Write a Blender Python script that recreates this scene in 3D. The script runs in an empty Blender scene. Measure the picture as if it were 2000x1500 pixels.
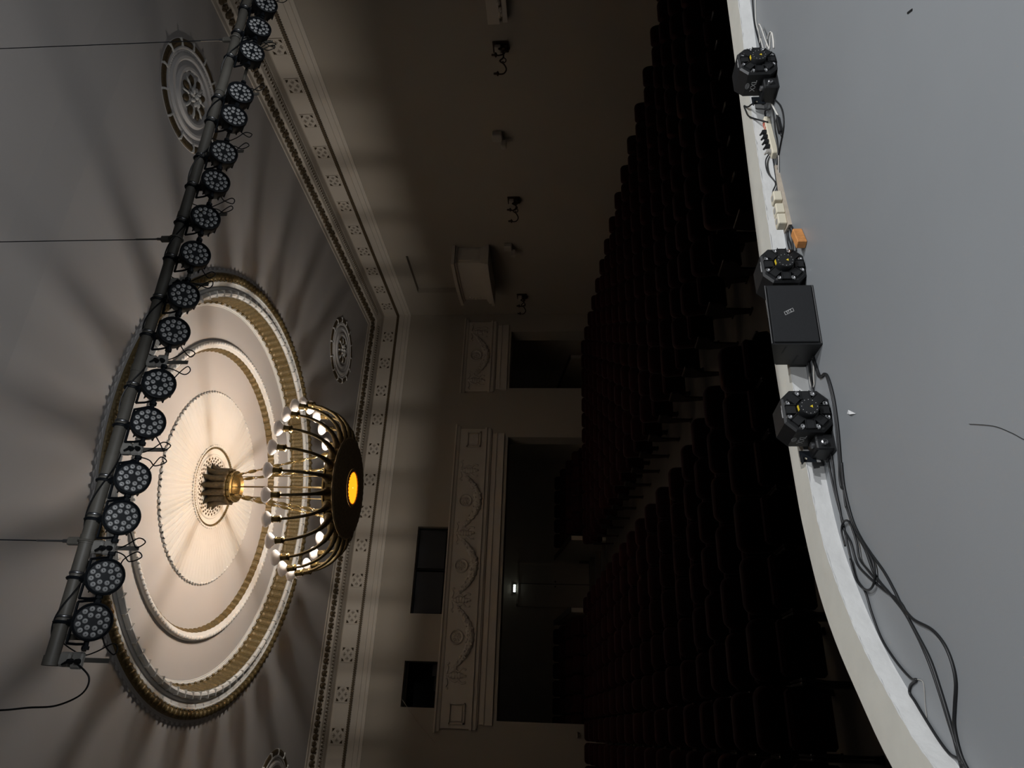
import bpy, math, random
from mathutils import Matrix, Vector
random.seed(7)
PI = math.pi
scn = bpy.context.scene
COL = scn.collection

# ------------------------------------------------------------------ materials
MATS = {}
def mat(name, col, rough=.6, metal=0.0, var=0.0, vscale=8.0, bump=0.0, bscale=60.0, emit=None, estr=0.0, spec=.5, sheen=0.0):
    m = bpy.data.materials.new(name); m.use_nodes = True
    nt = m.node_tree; b = nt.nodes['Principled BSDF']
    b.inputs['Base Color'].default_value = (*col, 1); b.inputs['Roughness'].default_value = rough
    b.inputs['Metallic'].default_value = metal
    b.inputs['Specular IOR Level'].default_value = spec
    if sheen: b.inputs['Sheen Weight'].default_value = sheen; b.inputs['Sheen Roughness'].default_value = .4
    tc = nt.nodes.new('ShaderNodeTexCoord')
    if var:
        n = nt.nodes.new('ShaderNodeTexNoise'); n.inputs['Scale'].default_value = vscale; n.inputs['Detail'].default_value = 6
        nt.links.new(tc.outputs['Object'], n.inputs['Vector'])
        r = nt.nodes.new('ShaderNodeValToRGB')
        r.color_ramp.elements[0].position = .3; r.color_ramp.elements[1].position = .7
        r.color_ramp.elements[0].color = (*[c * (1 - var) for c in col], 1)
        r.color_ramp.elements[1].color = (*[min(1, c * (1 + var)) for c in col], 1)
        nt.links.new(n.outputs['Fac'], r.inputs['Fac']); nt.links.new(r.outputs['Color'], b.inputs['Base Color'])
    if bump:
        n = nt.nodes.new('ShaderNodeTexNoise'); n.inputs['Scale'].default_value = bscale; n.inputs['Detail'].default_value = 4
        nt.links.new(tc.outputs['Object'], n.inputs['Vector'])
        bp = nt.nodes.new('ShaderNodeBump'); bp.inputs['Strength'].default_value = bump; bp.inputs['Distance'].default_value = .02
        nt.links.new(n.outputs['Fac'], bp.inputs['Height']); nt.links.new(bp.outputs['Normal'], b.inputs['Normal'])
    if emit:
        b.inputs['Emission Color'].default_value = (*emit, 1); b.inputs['Emission Strength'].default_value = estr
    MATS[name] = m
    return m
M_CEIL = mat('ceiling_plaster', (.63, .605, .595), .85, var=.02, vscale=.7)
M_CEIL_DIM = mat('ceiling_plaster_dimmed', (.47, .445, .435), .85, var=.02, vscale=.7)  # same plaster; dimmer light away from the chandelier painted into the colour
M_WALL = mat('wall_plaster', (.37, .325, .27), .85, var=.03, vscale=.6)
M_STUC = mat('white_plaster', (.74, .725, .70), .8, var=.02, vscale=3)
M_FRIEZE = mat('frieze_plaster', (.56, .50, .43), .8, var=.03, vscale=2)
M_GILT = mat('old_gilt', (.15, .105, .042), .5, .3, var=.35, vscale=30)
M_LEAF = mat('dark_gilt_leaf', (.085, .058, .028), .55, .1, var=.35, vscale=25)
M_BRASS = mat('antique_brass', (.26, .19, .08), .32, .9, var=.3, vscale=30)
M_DISH = mat('bronze_dish', (.36, .26, .14), .6, .0, var=.3, vscale=25)
M_CANOPY = mat('dark_leaf_bronze', (.085, .062, .032), .5, .1, var=.4, vscale=20)
M_DBRASS = mat('dark_bronze', (.15, .108, .05), .42, .55, var=.3, vscale=30)
M_BULB = mat('milk_glass', (.86, .83, .82), .25)
_nt = M_BULB.node_tree; _b = _nt.nodes['Principled BSDF']; _t = _nt.nodes.new('ShaderNodeBsdfTranslucent'); _t.inputs[0].default_value = (.9, .86, .84, 1)
_m = _nt.nodes.new('ShaderNodeMixShader'); _m.inputs[0].default_value = .22
_nt.links.new(_b.outputs[0], _m.inputs[1]); _nt.links.new(_t.outputs[0], _m.inputs[2]); _nt.links.new(_m.outputs[0], _nt.nodes['Material Output'].inputs[0])
M_AMBER = mat('amber_glass', (.9, .35, .01), .3, emit=(1, .27, .008), estr=2.1)
M_PIPE = mat('grey_pipe_paint', (.125, .115, .098), .5, .0, var=.1, vscale=10)
M_BLACK = mat('black_plastic', (.0065, .007, .008), .5, var=.2, vscale=20, bump=.1, bscale=300)
M_BLACKM = mat('black_metal', (.007, .009, .012), .5, 0, spec=.25)
M_GRILLE = mat('black_speaker_cloth', (.009, .010, .012), .8, var=.1, vscale=60, bump=.4, bscale=700)
M_LENS = mat('led_lens', (.46, .46, .46), .25, spec=.8)
M_LENSC = mat('led_chip', (.10, .10, .10), .4)
M_STEEL = mat('steel', (.35, .35, .36), .3, .9)
M_BOLT = mat('chrome_bolt', (.62, .62, .63), .22, 1.0)
M_SOCK = mat('pale_socket_plastic', (.34, .325, .30), .5)
M_BRKT = mat('grey_bracket', (.13, .12, .105), .6)
M_CREAM = mat('cream_plastic', (.62, .57, .45), .5)
M_WOOD = mat('orange_wood', (.52, .22, .065), .6, var=.2, vscale=30)
M_PLANK = mat('beige_board', (.42, .36, .29), .65, var=.1, vscale=20)
M_FLOOR = mat('stage_floor_grey', (.215, .225, .235), .42, var=.025, vscale=1.2, bump=.02, bscale=150)
M_CTOP = mat('curb_top_paint', (.56, .54, .48), .5, var=.05, vscale=5, bump=.05, bscale=40)
M_CFACE = mat('curb_face_paint', (.66, .66, .65), .5, var=.05, vscale=9, bump=.12, bscale=30)
M_DARK = mat('dark_stage_front', (.03, .02, .02), .8)
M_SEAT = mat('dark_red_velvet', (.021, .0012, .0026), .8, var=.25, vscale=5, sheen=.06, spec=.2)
M_SFRAME = mat('seat_side_panel', (.012, .008, .008), .5)
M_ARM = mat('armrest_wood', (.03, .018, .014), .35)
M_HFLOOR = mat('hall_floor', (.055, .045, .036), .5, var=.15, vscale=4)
M_NICHE = mat('gallery_wall', (.78, .70, .60), .9, var=.05, vscale=1)
M_STAGEW = mat('black_drape', (.012, .012, .013), .95)
M_PIT = mat('dark_interior', (.012, .012, .013), .9)
M_SCREEN = mat('dark_screen', (.03, .03, .034), .7)
M_WBOX = mat('white_box', (.42, .38, .33), .6)
M_BRONZE = mat('sconce_bronze', (.045, .024, .014), .4, .6)
M_SHADE = mat('sconce_shade', (.40, .35, .30), .6)
M_RED = mat('red_label', (.5, .09, .05), .5)
M_YEL = mat('yellow_label', (.75, .55, .03), .5)
M_PRINT = mat('grey_print', (.45, .45, .45), .6)
M_WCAB = mat('white_cable', (.60, .58, .54), .5)
M_CABLE = mat('black_cable', (.008, .0085, .0095), .5)
M_PAPER = mat('paper_scrap', (.6, .6, .6), .8)
M_SIGN = mat('lit_sign', (.8, .9, .85), .4, emit=(.88, 1, .92), estr=4)

# ------------------------------------------------------------------ mesh builder
class MB:
    def __init__(s): s.v = []; s.f = []; s.m = Matrix.Identity(4)
    def add(s, vs, fs):
        o = len(s.v); m = s.m
        s.v.extend([tuple(m @ Vector(v)) for v in vs]); s.f.extend([tuple(i + o for i in f) for f in fs]); return s
    def box(s, c, d, rz=0, R=None):
        x, y, z = d[0] / 2, d[1] / 2, d[2] / 2
        R = R or Matrix.Rotation(rz, 3, 'Z'); c = Vector(c)
        vs = [c + R @ Vector((a * x, b * y, e * z)) for e in (-1, 1) for a, b in ((-1, -1), (1, -1), (1, 1), (-1, 1))]
        return s.add(vs, [(3, 2, 1, 0), (4, 5, 6, 7), (0, 1, 5, 4), (1, 2, 6, 5), (2, 3, 7, 6), (3, 0, 4, 7)])
    def bbox(s, a, b):
        return s.box([(a[i] + b[i]) / 2 for i in range(3)], [abs(b[i] - a[i]) for i in range(3)])
    def rbox(s, c, d, r=.01, R=None):      # box with chamfered edges
        R = R or Matrix.Identity(3); c = Vector(c); vs = []; X = [q / 2 for q in d]
        lay = [(-X[2], r), (-X[2] + r, 0), (X[2] - r, 0), (X[2], r)]
        for z, i in lay:
            x, y = X[0] - i, X[1] - i
            for px, py in ((x - r, y), (-x + r, y), (-x, y - r), (-x, -y + r), (-x + r, -y), (x - r, -y), (x, -y + r), (x, y - r)):
                vs.append(c + R @ Vector((px, py, z)))
        fs = [tuple(range(7, -1, -1)), tuple(range(24, 32))]
        for k in range(3):
            for j in range(8): fs.append((k * 8 + j, k * 8 + (j + 1) % 8, k * 8 + 8 + (j + 1) % 8, k * 8 + 8 + j))
        return s.add(vs, fs)
    def rev(s, prof, n=24, c=(0, 0, 0), R=None, mod=None, caps=False, arc=None):
        R = R or Matrix.Identity(3); c = Vector(c); vs = []; fs = []; k = len(prof)
        for j in range(n):
            a = 2 * PI * j / n
            for i, (r, z) in enumerate(prof):
                if mod: r, z = mod(i, j, r, z)
                vs.append(c + R @ Vector((r * math.cos(a), r * math.sin(a), z)))
        for j in range(n):
            q = (j + 1) % n
            for i in range(k - 1): fs.append((j * k + i, q * k + i, q * k + i + 1, j * k + i + 1))
        if caps:
            fs.append(tuple(j * k for j in range(n))[::-1]); fs.append(tuple(j * k + k - 1 for j in range(n)))
        return s.add(vs, fs)
    def cyl(s, p0, p1, r0, r1=None, n=12):
        p0, p1 = Vector(p0), Vector(p1); r1 = r0 if r1 is None else r1; d = p1 - p0
        R = d.to_track_quat('Z', 'Y').to_matrix()
        return s.rev([(r0, 0), (r1, d.length)], n, p0, R, caps=True)
    def sph(s, c, r, n=10, k=6, R=None):
        if not isinstance(r, (tuple, list)): r = (r, r, r)
        R = R or Matrix.Identity(3); c = Vector(c)
        vs = [c + R @ Vector((0, 0, -r[2]))]; fs = []
        for i in range(1, k):
            t = -PI / 2 + PI * i / k
            for j in range(n):
                a = 2 * PI * j / n
                vs.append(c + R @ Vector((r[0] * math.cos(t) * math.cos(a), r[1] * math.cos(t) * math.sin(a), r[2] * math.sin(t))))
        vs.append(c + R @ Vector((0, 0, r[2])))
        for j in range(n): fs.append((0, 1 + (j + 1) % n, 1 + j))
        for i in range(k - 2):
            for j in range(n):
                a, b = 1 + i * n + j, 1 + i * n + (j + 1) % n; fs.append((a, b, b + n, a + n))
        t = len(vs) - 1; o = 1 + (k - 2) * n
        for j in range(n): fs.append((o + j, o + (j + 1) % n, t))
        return s.add(vs, fs)
    def tube(s, pts, r, n=6, closed=False):
        P = [Vector(p) for p in pts]; N = len(P); vs = []; fs = []
        rr = r if isinstance(r, (list, tuple)) else [r] * N
        up = None
        for i in range(N):
            if closed: t = (P[(i + 1) % N] - P[i - 1])
            else: t = P[min(i + 1, N - 1)] - P[max(i - 1, 0)]
            if t.length < 1e-9: t = Vector((0, 0, 1))
            t.normalize()
            if up is None: up = t.orthogonal().normalized()
            up = (up - t * up.dot(t))
            if up.length < 1e-6: up = t.orthogonal()
            up.normalize(); w = t.cross(up)
            for j in range(n):
                a = 2 * PI * j / n; vs.append(P[i] + (up * math.cos(a) + w * math.sin(a)) * rr[i])
        for i in range(N if closed else N - 1):
            q = (i + 1) % N
            for j in range(n): fs.append((i * n + j, i * n + (j + 1) % n, q * n + (j + 1) % n, q * n + j))
        if not closed: fs.append(tuple(range(n))[::-1]); fs.append(tuple((N - 1) * n + j for j in range(n)))
        return s.add(vs, fs)
    def prism(s, poly, d0, d1, fr=None):     # poly in (a,b), extruded along c from d0 to d1; fr maps (a,b,c)->xyz
        fr = fr or (lambda a, b, c: (a, b, c)); n = len(poly)
        vs = [fr(a, b, d0) for a, b in poly] + [fr(a, b, d1) for a, b in poly]
        fs = [tuple(range(n))[::-1], tuple(range(n, 2 * n))] + [(i, (i + 1) % n, n + (i + 1) % n, n + i) for i in range(n)]
        return s.add(vs, fs)
    def sweep(s, prof, path):                # prof: list of (d,z); path: function-free list of (p, inward)
        k = len(prof); vs = []; fs = []
        for p, q in path:
            for d, z in prof: vs.append((p[0] + q[0] * d, p[1] + q[1] * d, z))
        for j in range(len(path) - 1):
            for i in range(k - 1): fs.append((j * k + i, j * k + k + i, j * k + k + i + 1, j * k + i + 1))
        return s.add(vs, fs)
    def build(s, name, m, parent=None, smooth=False, auto=None):
        me = bpy.data.meshes.new(name); me.from_pydata(s.v, [], s.f); me.validate(); me.update()
        import bmesh
        bm = bmesh.new(); bm.from_mesh(me); bmesh.ops.recalc_face_normals(bm, faces=bm.faces); bm.to_mesh(me); bm.free()
        me.materials.append(m)
        if smooth:
            me.polygons.foreach_set('use_smooth', [True] * len(me.polygons))
            if auto: me.set_sharp_from_angle(angle=math.radians(auto))
        o = bpy.data.objects.new(name, me); COL.objects.link(o)
        if parent: o.parent = parent
        return o

def tag(o, label, cat, group=None, kind=None):
    o['label'] = label; o['category'] = cat
    if group: o['group'] = group
    if kind: o['kind'] = kind
    return o
def thing(name, label, cat, loc=(0, 0, 0), rz=0, group=None):
    o = bpy.data.objects.new(name, None); COL.objects.link(o); o.empty_display_size = .2
    o.location = loc; o.rotation_euler = (0, 0, rz)
    return tag(o, label, cat, group)
def struct(o, label=None, cat=None):
    o['kind'] = 'structure'
    if label: o['label'] = label
    if cat: o['category'] = cat
    return o
def copy_tree(o, parent=None):
    c = o.copy(); COL.objects.link(c)
    if parent: c.parent = parent
    for ch in [k for k in o.children]: copy_tree(ch, c)
    return c
def cr(pts, k=6):                            # Catmull-Rom resample
    P = [Vector(p) for p in pts]
    if len(P) < 3: return P
    out = []
    for i in range(len(P) - 1):
        a, b, c, d = P[max(i - 1, 0)], P[i], P[i + 1], P[min(i + 2, len(P) - 1)]
        for j in range(k):
            t = j / k
            out.append(.5 * ((2 * b) + (c - a) * t + (2 * a - 5 * b + 4 * c - d) * t * t + (3 * b - a - 3 * c + d) * t ** 3))
    out.append(P[-1]); return out
def text_mesh(txt, size, name, m, parent, M, ext=.0008, align='CENTER'):
    cu = bpy.data.curves.new(name, 'FONT'); cu.body = txt; cu.size = size; cu.extrude = ext; cu.align_x = align; cu.align_y = 'CENTER'
    t = bpy.data.objects.new(name, cu); COL.objects.link(t)
    dg = bpy.context.evaluated_depsgraph_get()
    me = bpy.data.meshes.new_from_object(t.evaluated_get(dg)); bpy.data.objects.remove(t)
    me.materials.clear(); me.materials.append(m)
    o = bpy.data.objects.new(name, me); COL.objects.link(o); o.parent = parent; o.matrix_local = M
    return o
ORD = ['zeroth', 'first', 'second', 'third', 'fourth', 'fifth', 'sixth', 'seventh', 'eighth', 'ninth', 'tenth', 'eleventh', 'twelfth',
       'thirteenth', 'fourteenth', 'fifteenth', 'sixteenth', 'seventeenth', 'eighteenth', 'nineteenth', 'twentieth', 'twenty-first', 'twenty-second', 'twenty-third', 'twenty-fourth']

# ------------------------------------------------------------------ main dimensions (metres, stage floor z = 0)
CX, CY = 4.603, 14.354                       # axis of chandelier and ceiling medallion
ZC = 8.70                                    # ceiling
XR, YB = 14.05, 22.70                        # right wall and back wall faces
XL, YF = 2 * CX - XR, 4.75
PITCH, ROW = .556, .954
def floor_z(y):
    return -1.02 if y < 9.9 else -1.02 + .0965 * (y - 9.9)

# ------------------------------------------------------------------ ceiling with round opening for the medallion
def ring_slab(r_hole, z, x0, x1, y0, y1, n=128):
    mb = MB(); vs = []; fs = []
    for j in range(n):
        a = 2 * PI * j / n; c, s_ = math.cos(a), math.sin(a)
        tx = ((x1 - CX) / c) if c > 1e-9 else ((x0 - CX) / c if c < -1e-9 else 1e9)
        ty = ((y1 - CY) / s_) if s_ > 1e-9 else ((y0 - CY) / s_ if s_ < -1e-9 else 1e9)
        t = min(tx, ty)
        vs += [(CX + r_hole * c, CY + r_hole * s_, z), (CX + t * c, CY + t * s_, z)]
    for j in range(n):
        q = (j + 1) % n; fs.append((2 * j, 2 * q, 2 * q + 1, 2 * j + 1))
    for (x, y) in ((x0, y0), (x1, y0), (x1, y1), (x0, y1)):     # corners
        a = math.atan2(y - CY, x - CX) % (2 * PI); j = int(a / (2 * PI / n)); q = (j + 1) % n
        vs.append((x, y, z)); fs.append((2 * j + 1, 2 * q + 1, len(vs) - 1))
    return mb.add(vs, fs)
YSTEP = 7.70
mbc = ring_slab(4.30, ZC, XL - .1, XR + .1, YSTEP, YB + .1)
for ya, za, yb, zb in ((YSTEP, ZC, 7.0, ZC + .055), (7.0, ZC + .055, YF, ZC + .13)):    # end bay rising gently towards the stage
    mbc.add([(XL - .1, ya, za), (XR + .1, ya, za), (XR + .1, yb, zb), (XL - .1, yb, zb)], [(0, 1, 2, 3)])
struct(mbc.build('ceiling', M_CEIL_DIM))
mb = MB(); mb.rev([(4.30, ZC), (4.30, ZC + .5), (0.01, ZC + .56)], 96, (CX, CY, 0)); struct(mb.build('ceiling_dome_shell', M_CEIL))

# ------------------------------------------------------------------ walls
def wall_grid(holes, a0, a1, z0, z1, f0, f1, fr):
    """wall in the (a,z) plane with rectangular through-holes; faces at depth f0 (front) and f1 (back)."""
    A = sorted({a0, a1, *[h[0] for h in holes], *[h[1] for h in holes]}); Z = sorted({z0, z1, *[h[2] for h in holes], *[h[3] for h in holes]})
    mb = MB()
    for i in range(len(A) - 1):
        for j in range(len(Z) - 1):
            m, k = (A[i] + A[i + 1]) / 2, (Z[j] + Z[j + 1]) / 2
            if any(h[0] < m < h[1] and h[2] < k < h[3] for h in holes): continue
            for f in (f0, f1):
                mb.add([fr(A[i], f, Z[j]), fr(A[i + 1], f, Z[j]), fr(A[i + 1], f, Z[j + 1]), fr(A[i], f, Z[j + 1])], [(0, 1, 2, 3)])
    for h in holes:
        for (p, q) in (((h[0], h[2]), (h[0], h[3])), ((h[1], h[2]), (h[1], h[3])), ((h[0], h[2]), (h[1], h[2])), ((h[0], h[3]), (h[1], h[3]))):
            mb.add([fr(p[0], f0, p[1]), fr(q[0], f0, q[1]), fr(q[0], f1, q[1]), fr(p[0], f1, p[1])], [(0, 1, 2, 3)])
    return mb
BIG = (.374, 9.147, -1.0, 3.58); SMALL = (11.0, 13.30, -1.0, 3.61)
W1 = (3.29, 6.01, 5.40, 6.385); W2 = (.655, 1.922, 5.415, 6.41)
YW = YB + .66
struct(wall_grid([BIG, SMALL, W1, W2], XL - .1, XR + .2, -1.2, ZC + .1, YB, YW, lambda a, f, z: (a, f, z)).build('wall_back', M_WALL))
NR = (19.03, 21.2, 5.42, 6.86)               # recess above the wall box
mbw = wall_grid([NR], YF, YB + .1, -1.2, ZC + .4, XR, XR + .22, lambda a, f, z: (f, a, z))
mbw.add([(XR + .2, NR[0], NR[2]), (XR + .2, NR[1], NR[2]), (XR + .2, NR[1], NR[3]), (XR + .2, NR[0], NR[3])], [(0, 1, 2, 3)])
struct(mbw.build('wall_right', M_WALL))
mb = MB(); mb.bbox((XL - .2, YF, -1.2), (XL, YB + .1, ZC + .4)); struct(mb.build('wall_left', M_WALL))
# proscenium wall around the stage mouth
PRO = (-3.6, 12.8, -1.2, 7.92)
struct(wall_grid([PRO], XL - .2, XR + .2, -1.2, 10.2, YF, YF + .05, lambda a, f, z: (a, f, z)).build('wall_front', M_WALL))
# stage house
mb = MB()
mb.bbox((-7, -7, -.2), (-6.9, YF, 10.2)); mb.bbox((16, -7, -.2), (16.1, YF, 10.2)); mb.bbox((-7, -7.1, -.2), (16.1, -7, 10.2))
struct(mb.build('wall_stage', M_STAGEW))
mb = MB(); mb.bbox((-7, -7, 10.2), (16.1, YF, 10.3)); struct(mb.build('ceiling_stage', M_STAGEW))

# gallery behind the rear openings
mb = MB()
mb.bbox((-4, 27.7, -1.2), (14.4, 27.8, 4.4)); mb.bbox((14.3, YW, -1.2), (14.4, 27.8, 4.4)); mb.bbox((-4.1, YW, -1.2), (-4, 27.8, 4.4))
mb.bbox((10.0, YW, -1.2), (10.1, 27.8, 4.4))
struct(mb.build('wall_gallery', M_NICHE))
mb = MB(); mb.bbox((-4.1, YW, 4.2), (14.4, 27.8, 4.3)); struct(mb.build('ceiling_gallery', M_NICHE))
# projection booths behind the small windows
for k, W in ((1, W1), (2, W2)):
    mb = MB(); x0, x1, z0, z1 = W
    y0, y1 = YB + .3, YB + 1.6
    mb.bbox((x0 - .3, y1, z0 - .3), (x1 + .3, y1 + .05, z1 + .3))
    mb.bbox((x0 - .35, YW, z0 - .3), (x0 - .3, y1, z1 + .3)); mb.bbox((x1 + .3, YW, z0 - .3), (x1 + .35, y1, z1 + .3))
    mb.bbox((x0 - .3, YW, z0 - .35), (x1 + .3, y1, z0 - .3)); mb.bbox((x0 - .3, YW, z1 + .3), (x1 + .3, y1, z1 + .35))
    w = struct(mb.build('window_%d' % k, M_PIT))
    mb = MB(); t = .025; y = YB + .22
    for a, b in (((x0, z0), (x1, z0 + t)), ((x0, z1 - t), (x1, z1)), ((x0, z0), (x0 + t, z1)), ((x1 - t, z0), (x1, z1))):
        mb.bbox((a[0], y, a[1]), (b[0], y + .05, b[1]))
    if k == 1: mb.bbox((4.66, y, z0), (4.69, y + .05, z1))
    mb.build('window_frame', M_PIT, w)
    if k == 1:
        mb = MB(); mb.bbox((3.34, YB + .30, z0 + .09), (4.62, YB + .32, z1 - .03)); mb.build('window_blind', M_SCREEN, w)
        mb = MB(); mb.bbox((4.73, YB + .30, z0 + .09), (5.96, YB + .32, z1 - .03)); mb.build('window_blind', M_SCREEN, w)
    else:
        mb = MB(); mb.bbox((1.55, YB + .4, 5.42), (1.88, YB + .7, 5.62)); mb.bbox((1.15, YB + .45, 5.42), (1.52, YB + .7, 5.55))
        o = mb.build('booth_cabinet', M_SCREEN); tag(o, 'grey cabinet seen dimly inside the left projection window', 'cabinet')

# hall floor : flat, then raked, then gallery steps
mb = MB()
ys = [3.2, 9.9, YB + .7]
for i in range(2):
    a, b = ys[i], ys[i + 1]
    mb.add([(XL - .2, a, floor_z(a)), (XR + .2, a, floor_z(a)), (XR + .2, b, floor_z(b)), (XL - .2, b, floor_z(b))], [(0, 1, 2, 3)])
struct(mb.build('floor', M_HFLOOR))
GY = [23.36, 23.95, 24.9, 25.85]             # riser positions
GZ = [.46, .68, .895, 1.11]
for side, xa, xb in (('right', 5.98, 9.98), ('left', -4.0, 3.56)):
    mb = MB()
    for k in range(4):
        mb.bbox((xa, GY[k], -1.1), (xb, (GY[k + 1] if k < 3 else 27.7), GZ[k]))
    struct(mb.build('floor_gallery_' + side, M_HFLOOR))
mb = MB()
for k in range(4): mb.bbox((3.56, GY[k], -1.1), (5.98, (GY[k + 1] if k < 3 else 27.7), [.3, .42, .6, .75][k]))
struct(mb.build('floor_gallery_aisle', M_HFLOOR))
mb = MB(); mb.bbox((10.1, YW, -1.1), (14.3, 27.7, .46)); struct(mb.build('floor_gallery_side', M_HFLOOR))

# ------------------------------------------------------------------ stage floor and kerb
INN = [(9.7, 2.8), (9.0, 3.6), (8.2, 3.92), (7.0, 4.04), (5.55, 4.075), (5.0, 4.11), (4.58, 4.145), (4.02, 4.165), (3.32, 4.17), (2.64, 4.17), (2.155, 4.17), (1.837, 4.163), (1.53, 4.145), (1.275, 4.12),
       (1.055, 4.076), (.87, 4.005), (.608, 3.865), (.404, 3.72), (.262, 3.59), (.085, 3.42), (-.033, 3.268), (-.3, 2.88), (-.6, 2.3), (-.9, 1.6)]
OUT = [(10.05, 2.9), (9.25, 3.8), (8.3, 4.22), (7.0, 4.32), (5.96, 4.352), (5.2, 4.375), (4.85, 4.39), (4.125, 4.43), (3.262, 4.465), (2.363, 4.462), (2.083, 4.45), (1.726, 4.42), (1.354, 4.39),
       (1.209, 4.37), (.838, 4.277), (.523, 4.125), (.233, 3.911), (-.059, 3.657), (-.42, 3.2), (-.8, 2.6), (-1.2, 1.7)]
def resample(P, n):
    P = cr([(x, y, 0) for x, y in P], 8); L = [0]
    for a, b in zip(P, P[1:]): L.append(L[-1] + (b - a).length)
    out = []; j = 0
    for i in range(n):
        t = L[-1] * i / (n - 1)
        while j < len(L) - 2 and L[j + 1] < t: j += 1
        f = (t - L[j]) / max(1e-9, L[j + 1] - L[j]); out.append(P[j].lerp(P[j + 1], f))
    return out
NP = 140
PI_, PO_ = resample(INN, NP), resample(OUT, NP)
def inner_y(x):
    for a, b in zip(PI_, PI_[1:]):
        if b.x <= x <= a.x: return a.y + (b.y - a.y) * (x - a.x) / (b.x - a.x)
    return 9
mb = MB(); vs = []; fs = []
for p in PI_: vs += [(p.x, p.y, 0), (p.x, -7, 0)]
for i in range(NP - 1): fs.append((2 * i, 2 * i + 2, 2 * i + 3, 2 * i + 1))
mb.add(vs, fs); a, b = PI_[0], PI_[-1]
mb.add([(16, -7, 0), (16, 2.8, 0), (a.x, a.y, 0), (a.x, -7, 0)], [(0, 1, 2, 3)])
mb.add([(-7, -7, 0), (-7, 1.6, 0), (b.x, b.y, 0), (b.x, -7, 0)], [(0, 1, 2, 3)])
struct(mb.build('floor_stage', M_FLOOR))
KH = .098
def strip(A, za, B, zb):
    m = MB(); vs = []; fs = []
    for p, q in zip(A, B): vs += [(p.x, p.y, za), (q.x, q.y, zb)]
    for i in range(NP - 1): fs.append((2 * i, 2 * i + 2, 2 * i + 3, 2 * i + 1))
    return m.add(vs, fs)
kerb = struct(strip(PI_, KH, PO_, KH).build('trim_stage_kerb', M_CTOP))
strip(PI_, -.01, PI_, KH).build('kerb_face', M_CFACE, kerb)
strip(PO_, KH, PO_, -1.05).build('kerb_front', M_DARK, kerb)
rg = MB(); P = [Vector((p.x, p.y + random.uniform(-.002, .002), KH - .001)) for p in resample(INN, 420)]
rg.tube(P, [random.uniform(.001, .0045) for _ in P], 4); rg.build('kerb_paint_ridge', M_CFACE, kerb)

# ------------------------------------------------------------------ cornices
def frR(s, d, z): return (XR - d, s, z)       # s along the wall, d inward
def frB(s, d, z): return (s, YB - d, z)
PROF = [(.95, ZC), (.93, ZC - .02), (.83, ZC - .03), (.80, ZC - .06), (.66, ZC - .14), (.62, ZC - .15), (.62, ZC - .22), (.60, ZC - .225), (.33, ZC - .275), (.31, ZC - .28), (.08, ZC - .285),
        (.05, ZC - .30), (.05, 7.925), (.075, 7.92), (.075, 7.83), (.06, 7.825), (.06, 7.65), (.04, 7.64), (.04, 7.51), (.022, 7.50), (.022, 7.41), (0, 7.40)]
def cornice(num, fr, s0, s1, label, miter0=False, miter1=False):
    mb = MB(); k = len(PROF); vs = []; fs = []
    for s, mi, sg in ((s0, miter0, 1), (s1, miter1, -1)):
        for d, z in PROF: vs.append(fr(s + (sg * d if mi else 0), d, z))
    for i in range(k - 1): fs.append((i, k + i, k + i + 1, i + 1))
    mb.add(vs, fs); root = struct(mb.build('trim_%d' % num, M_FRIEZE), label, 'cornice')
    sa, sb = s0 + (.72 if miter0 else 0), s1 - (.72 if miter1 else 0)
    lf = MB(); n = int((sb - sa) / .165); st = (sb - sa) / n
    ax = Vector(fr(1, 0, 0)) - Vector(fr(0, 0, 0)); inn = Vector(fr(0, 1, 0)) - Vector(fr(0, 0, 0))
    dn = (inn * .5 + Vector((0, 0, -.87))).normalized(); w = ax.cross(dn)
    R = Matrix((ax, w, dn)).transposed()
    for i in range(n):
        s = sa + (i + .5) * st
        if i % 2:
            lf.sph(fr(s, .735, ZC - .105), (.086, .092, .045), 8, 4, R)
            for q in (-1, 1): lf.sph(fr(s + q * .05, .67, ZC - .14), (.036, .055, .035), 6, 4, R)
        else:
            for q in range(5):
                a = 2 * PI * q / 5 + .3; o = ax * (.042 * math.cos(a)) + w * (.048 * math.sin(a))
                lf.sph(Vector(fr(s, .735, ZC - .105)) + o, (.042, .044, .032), 6, 4, R)
            lf.sph(fr(s, .735, ZC - .115), .02, 6, 4)
    lf.build('leaf_band', M_LEAF, root, True)
    eg = MB(); dt = MB(); st = .098; s = sa
    up = Vector((0, 0, 1)); R2 = R
    while s < sb - .1:
        eg.sph(fr(s, .49, ZC - .235), (.030, .055, .03), 6, 4, R)
        dt.box(fr(s + st / 2, .49, ZC - .248), (.022, .09, .012), R=R)  # dark boxes stand in for the shade in the gaps between eggs
        dt.box(fr(s + st / 4, .385, ZC - .268), (.02, .02, .012), R=R); dt.box(fr(s + st * .75, .385, ZC - .268), (.02, .02, .012), R=R)
        s += st
    eg.build('egg_band', M_FRIEZE, root, True); dt.build('egg_gap_shade', M_LEAF, root)
    rp = MB(); s = s0 + (.09 if miter0 else 0); e = s1 - (.09 if miter1 else 0); ct = Vector(fr(0, 0, 0))
    tw = Matrix.Rotation(math.radians(35), 3, inn)
    while s < e:
        rp.box(fr(s, .085, 7.875), (.05, .05, .085) if abs(ax.x) > .5 else (.05, .05, .085), R=tw @ Matrix.Identity(3)); s += .062
    rp.build('rope_moulding', M_LEAF, root)
    return root
cornice(1, frR, YSTEP, YB, 'cream plaster cornice with gilt leaf band along the right wall', False, True)
cornice(2, frB, XL, XR, 'cream plaster cornice with gilt leaf band along the back wall', True, True)

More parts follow.
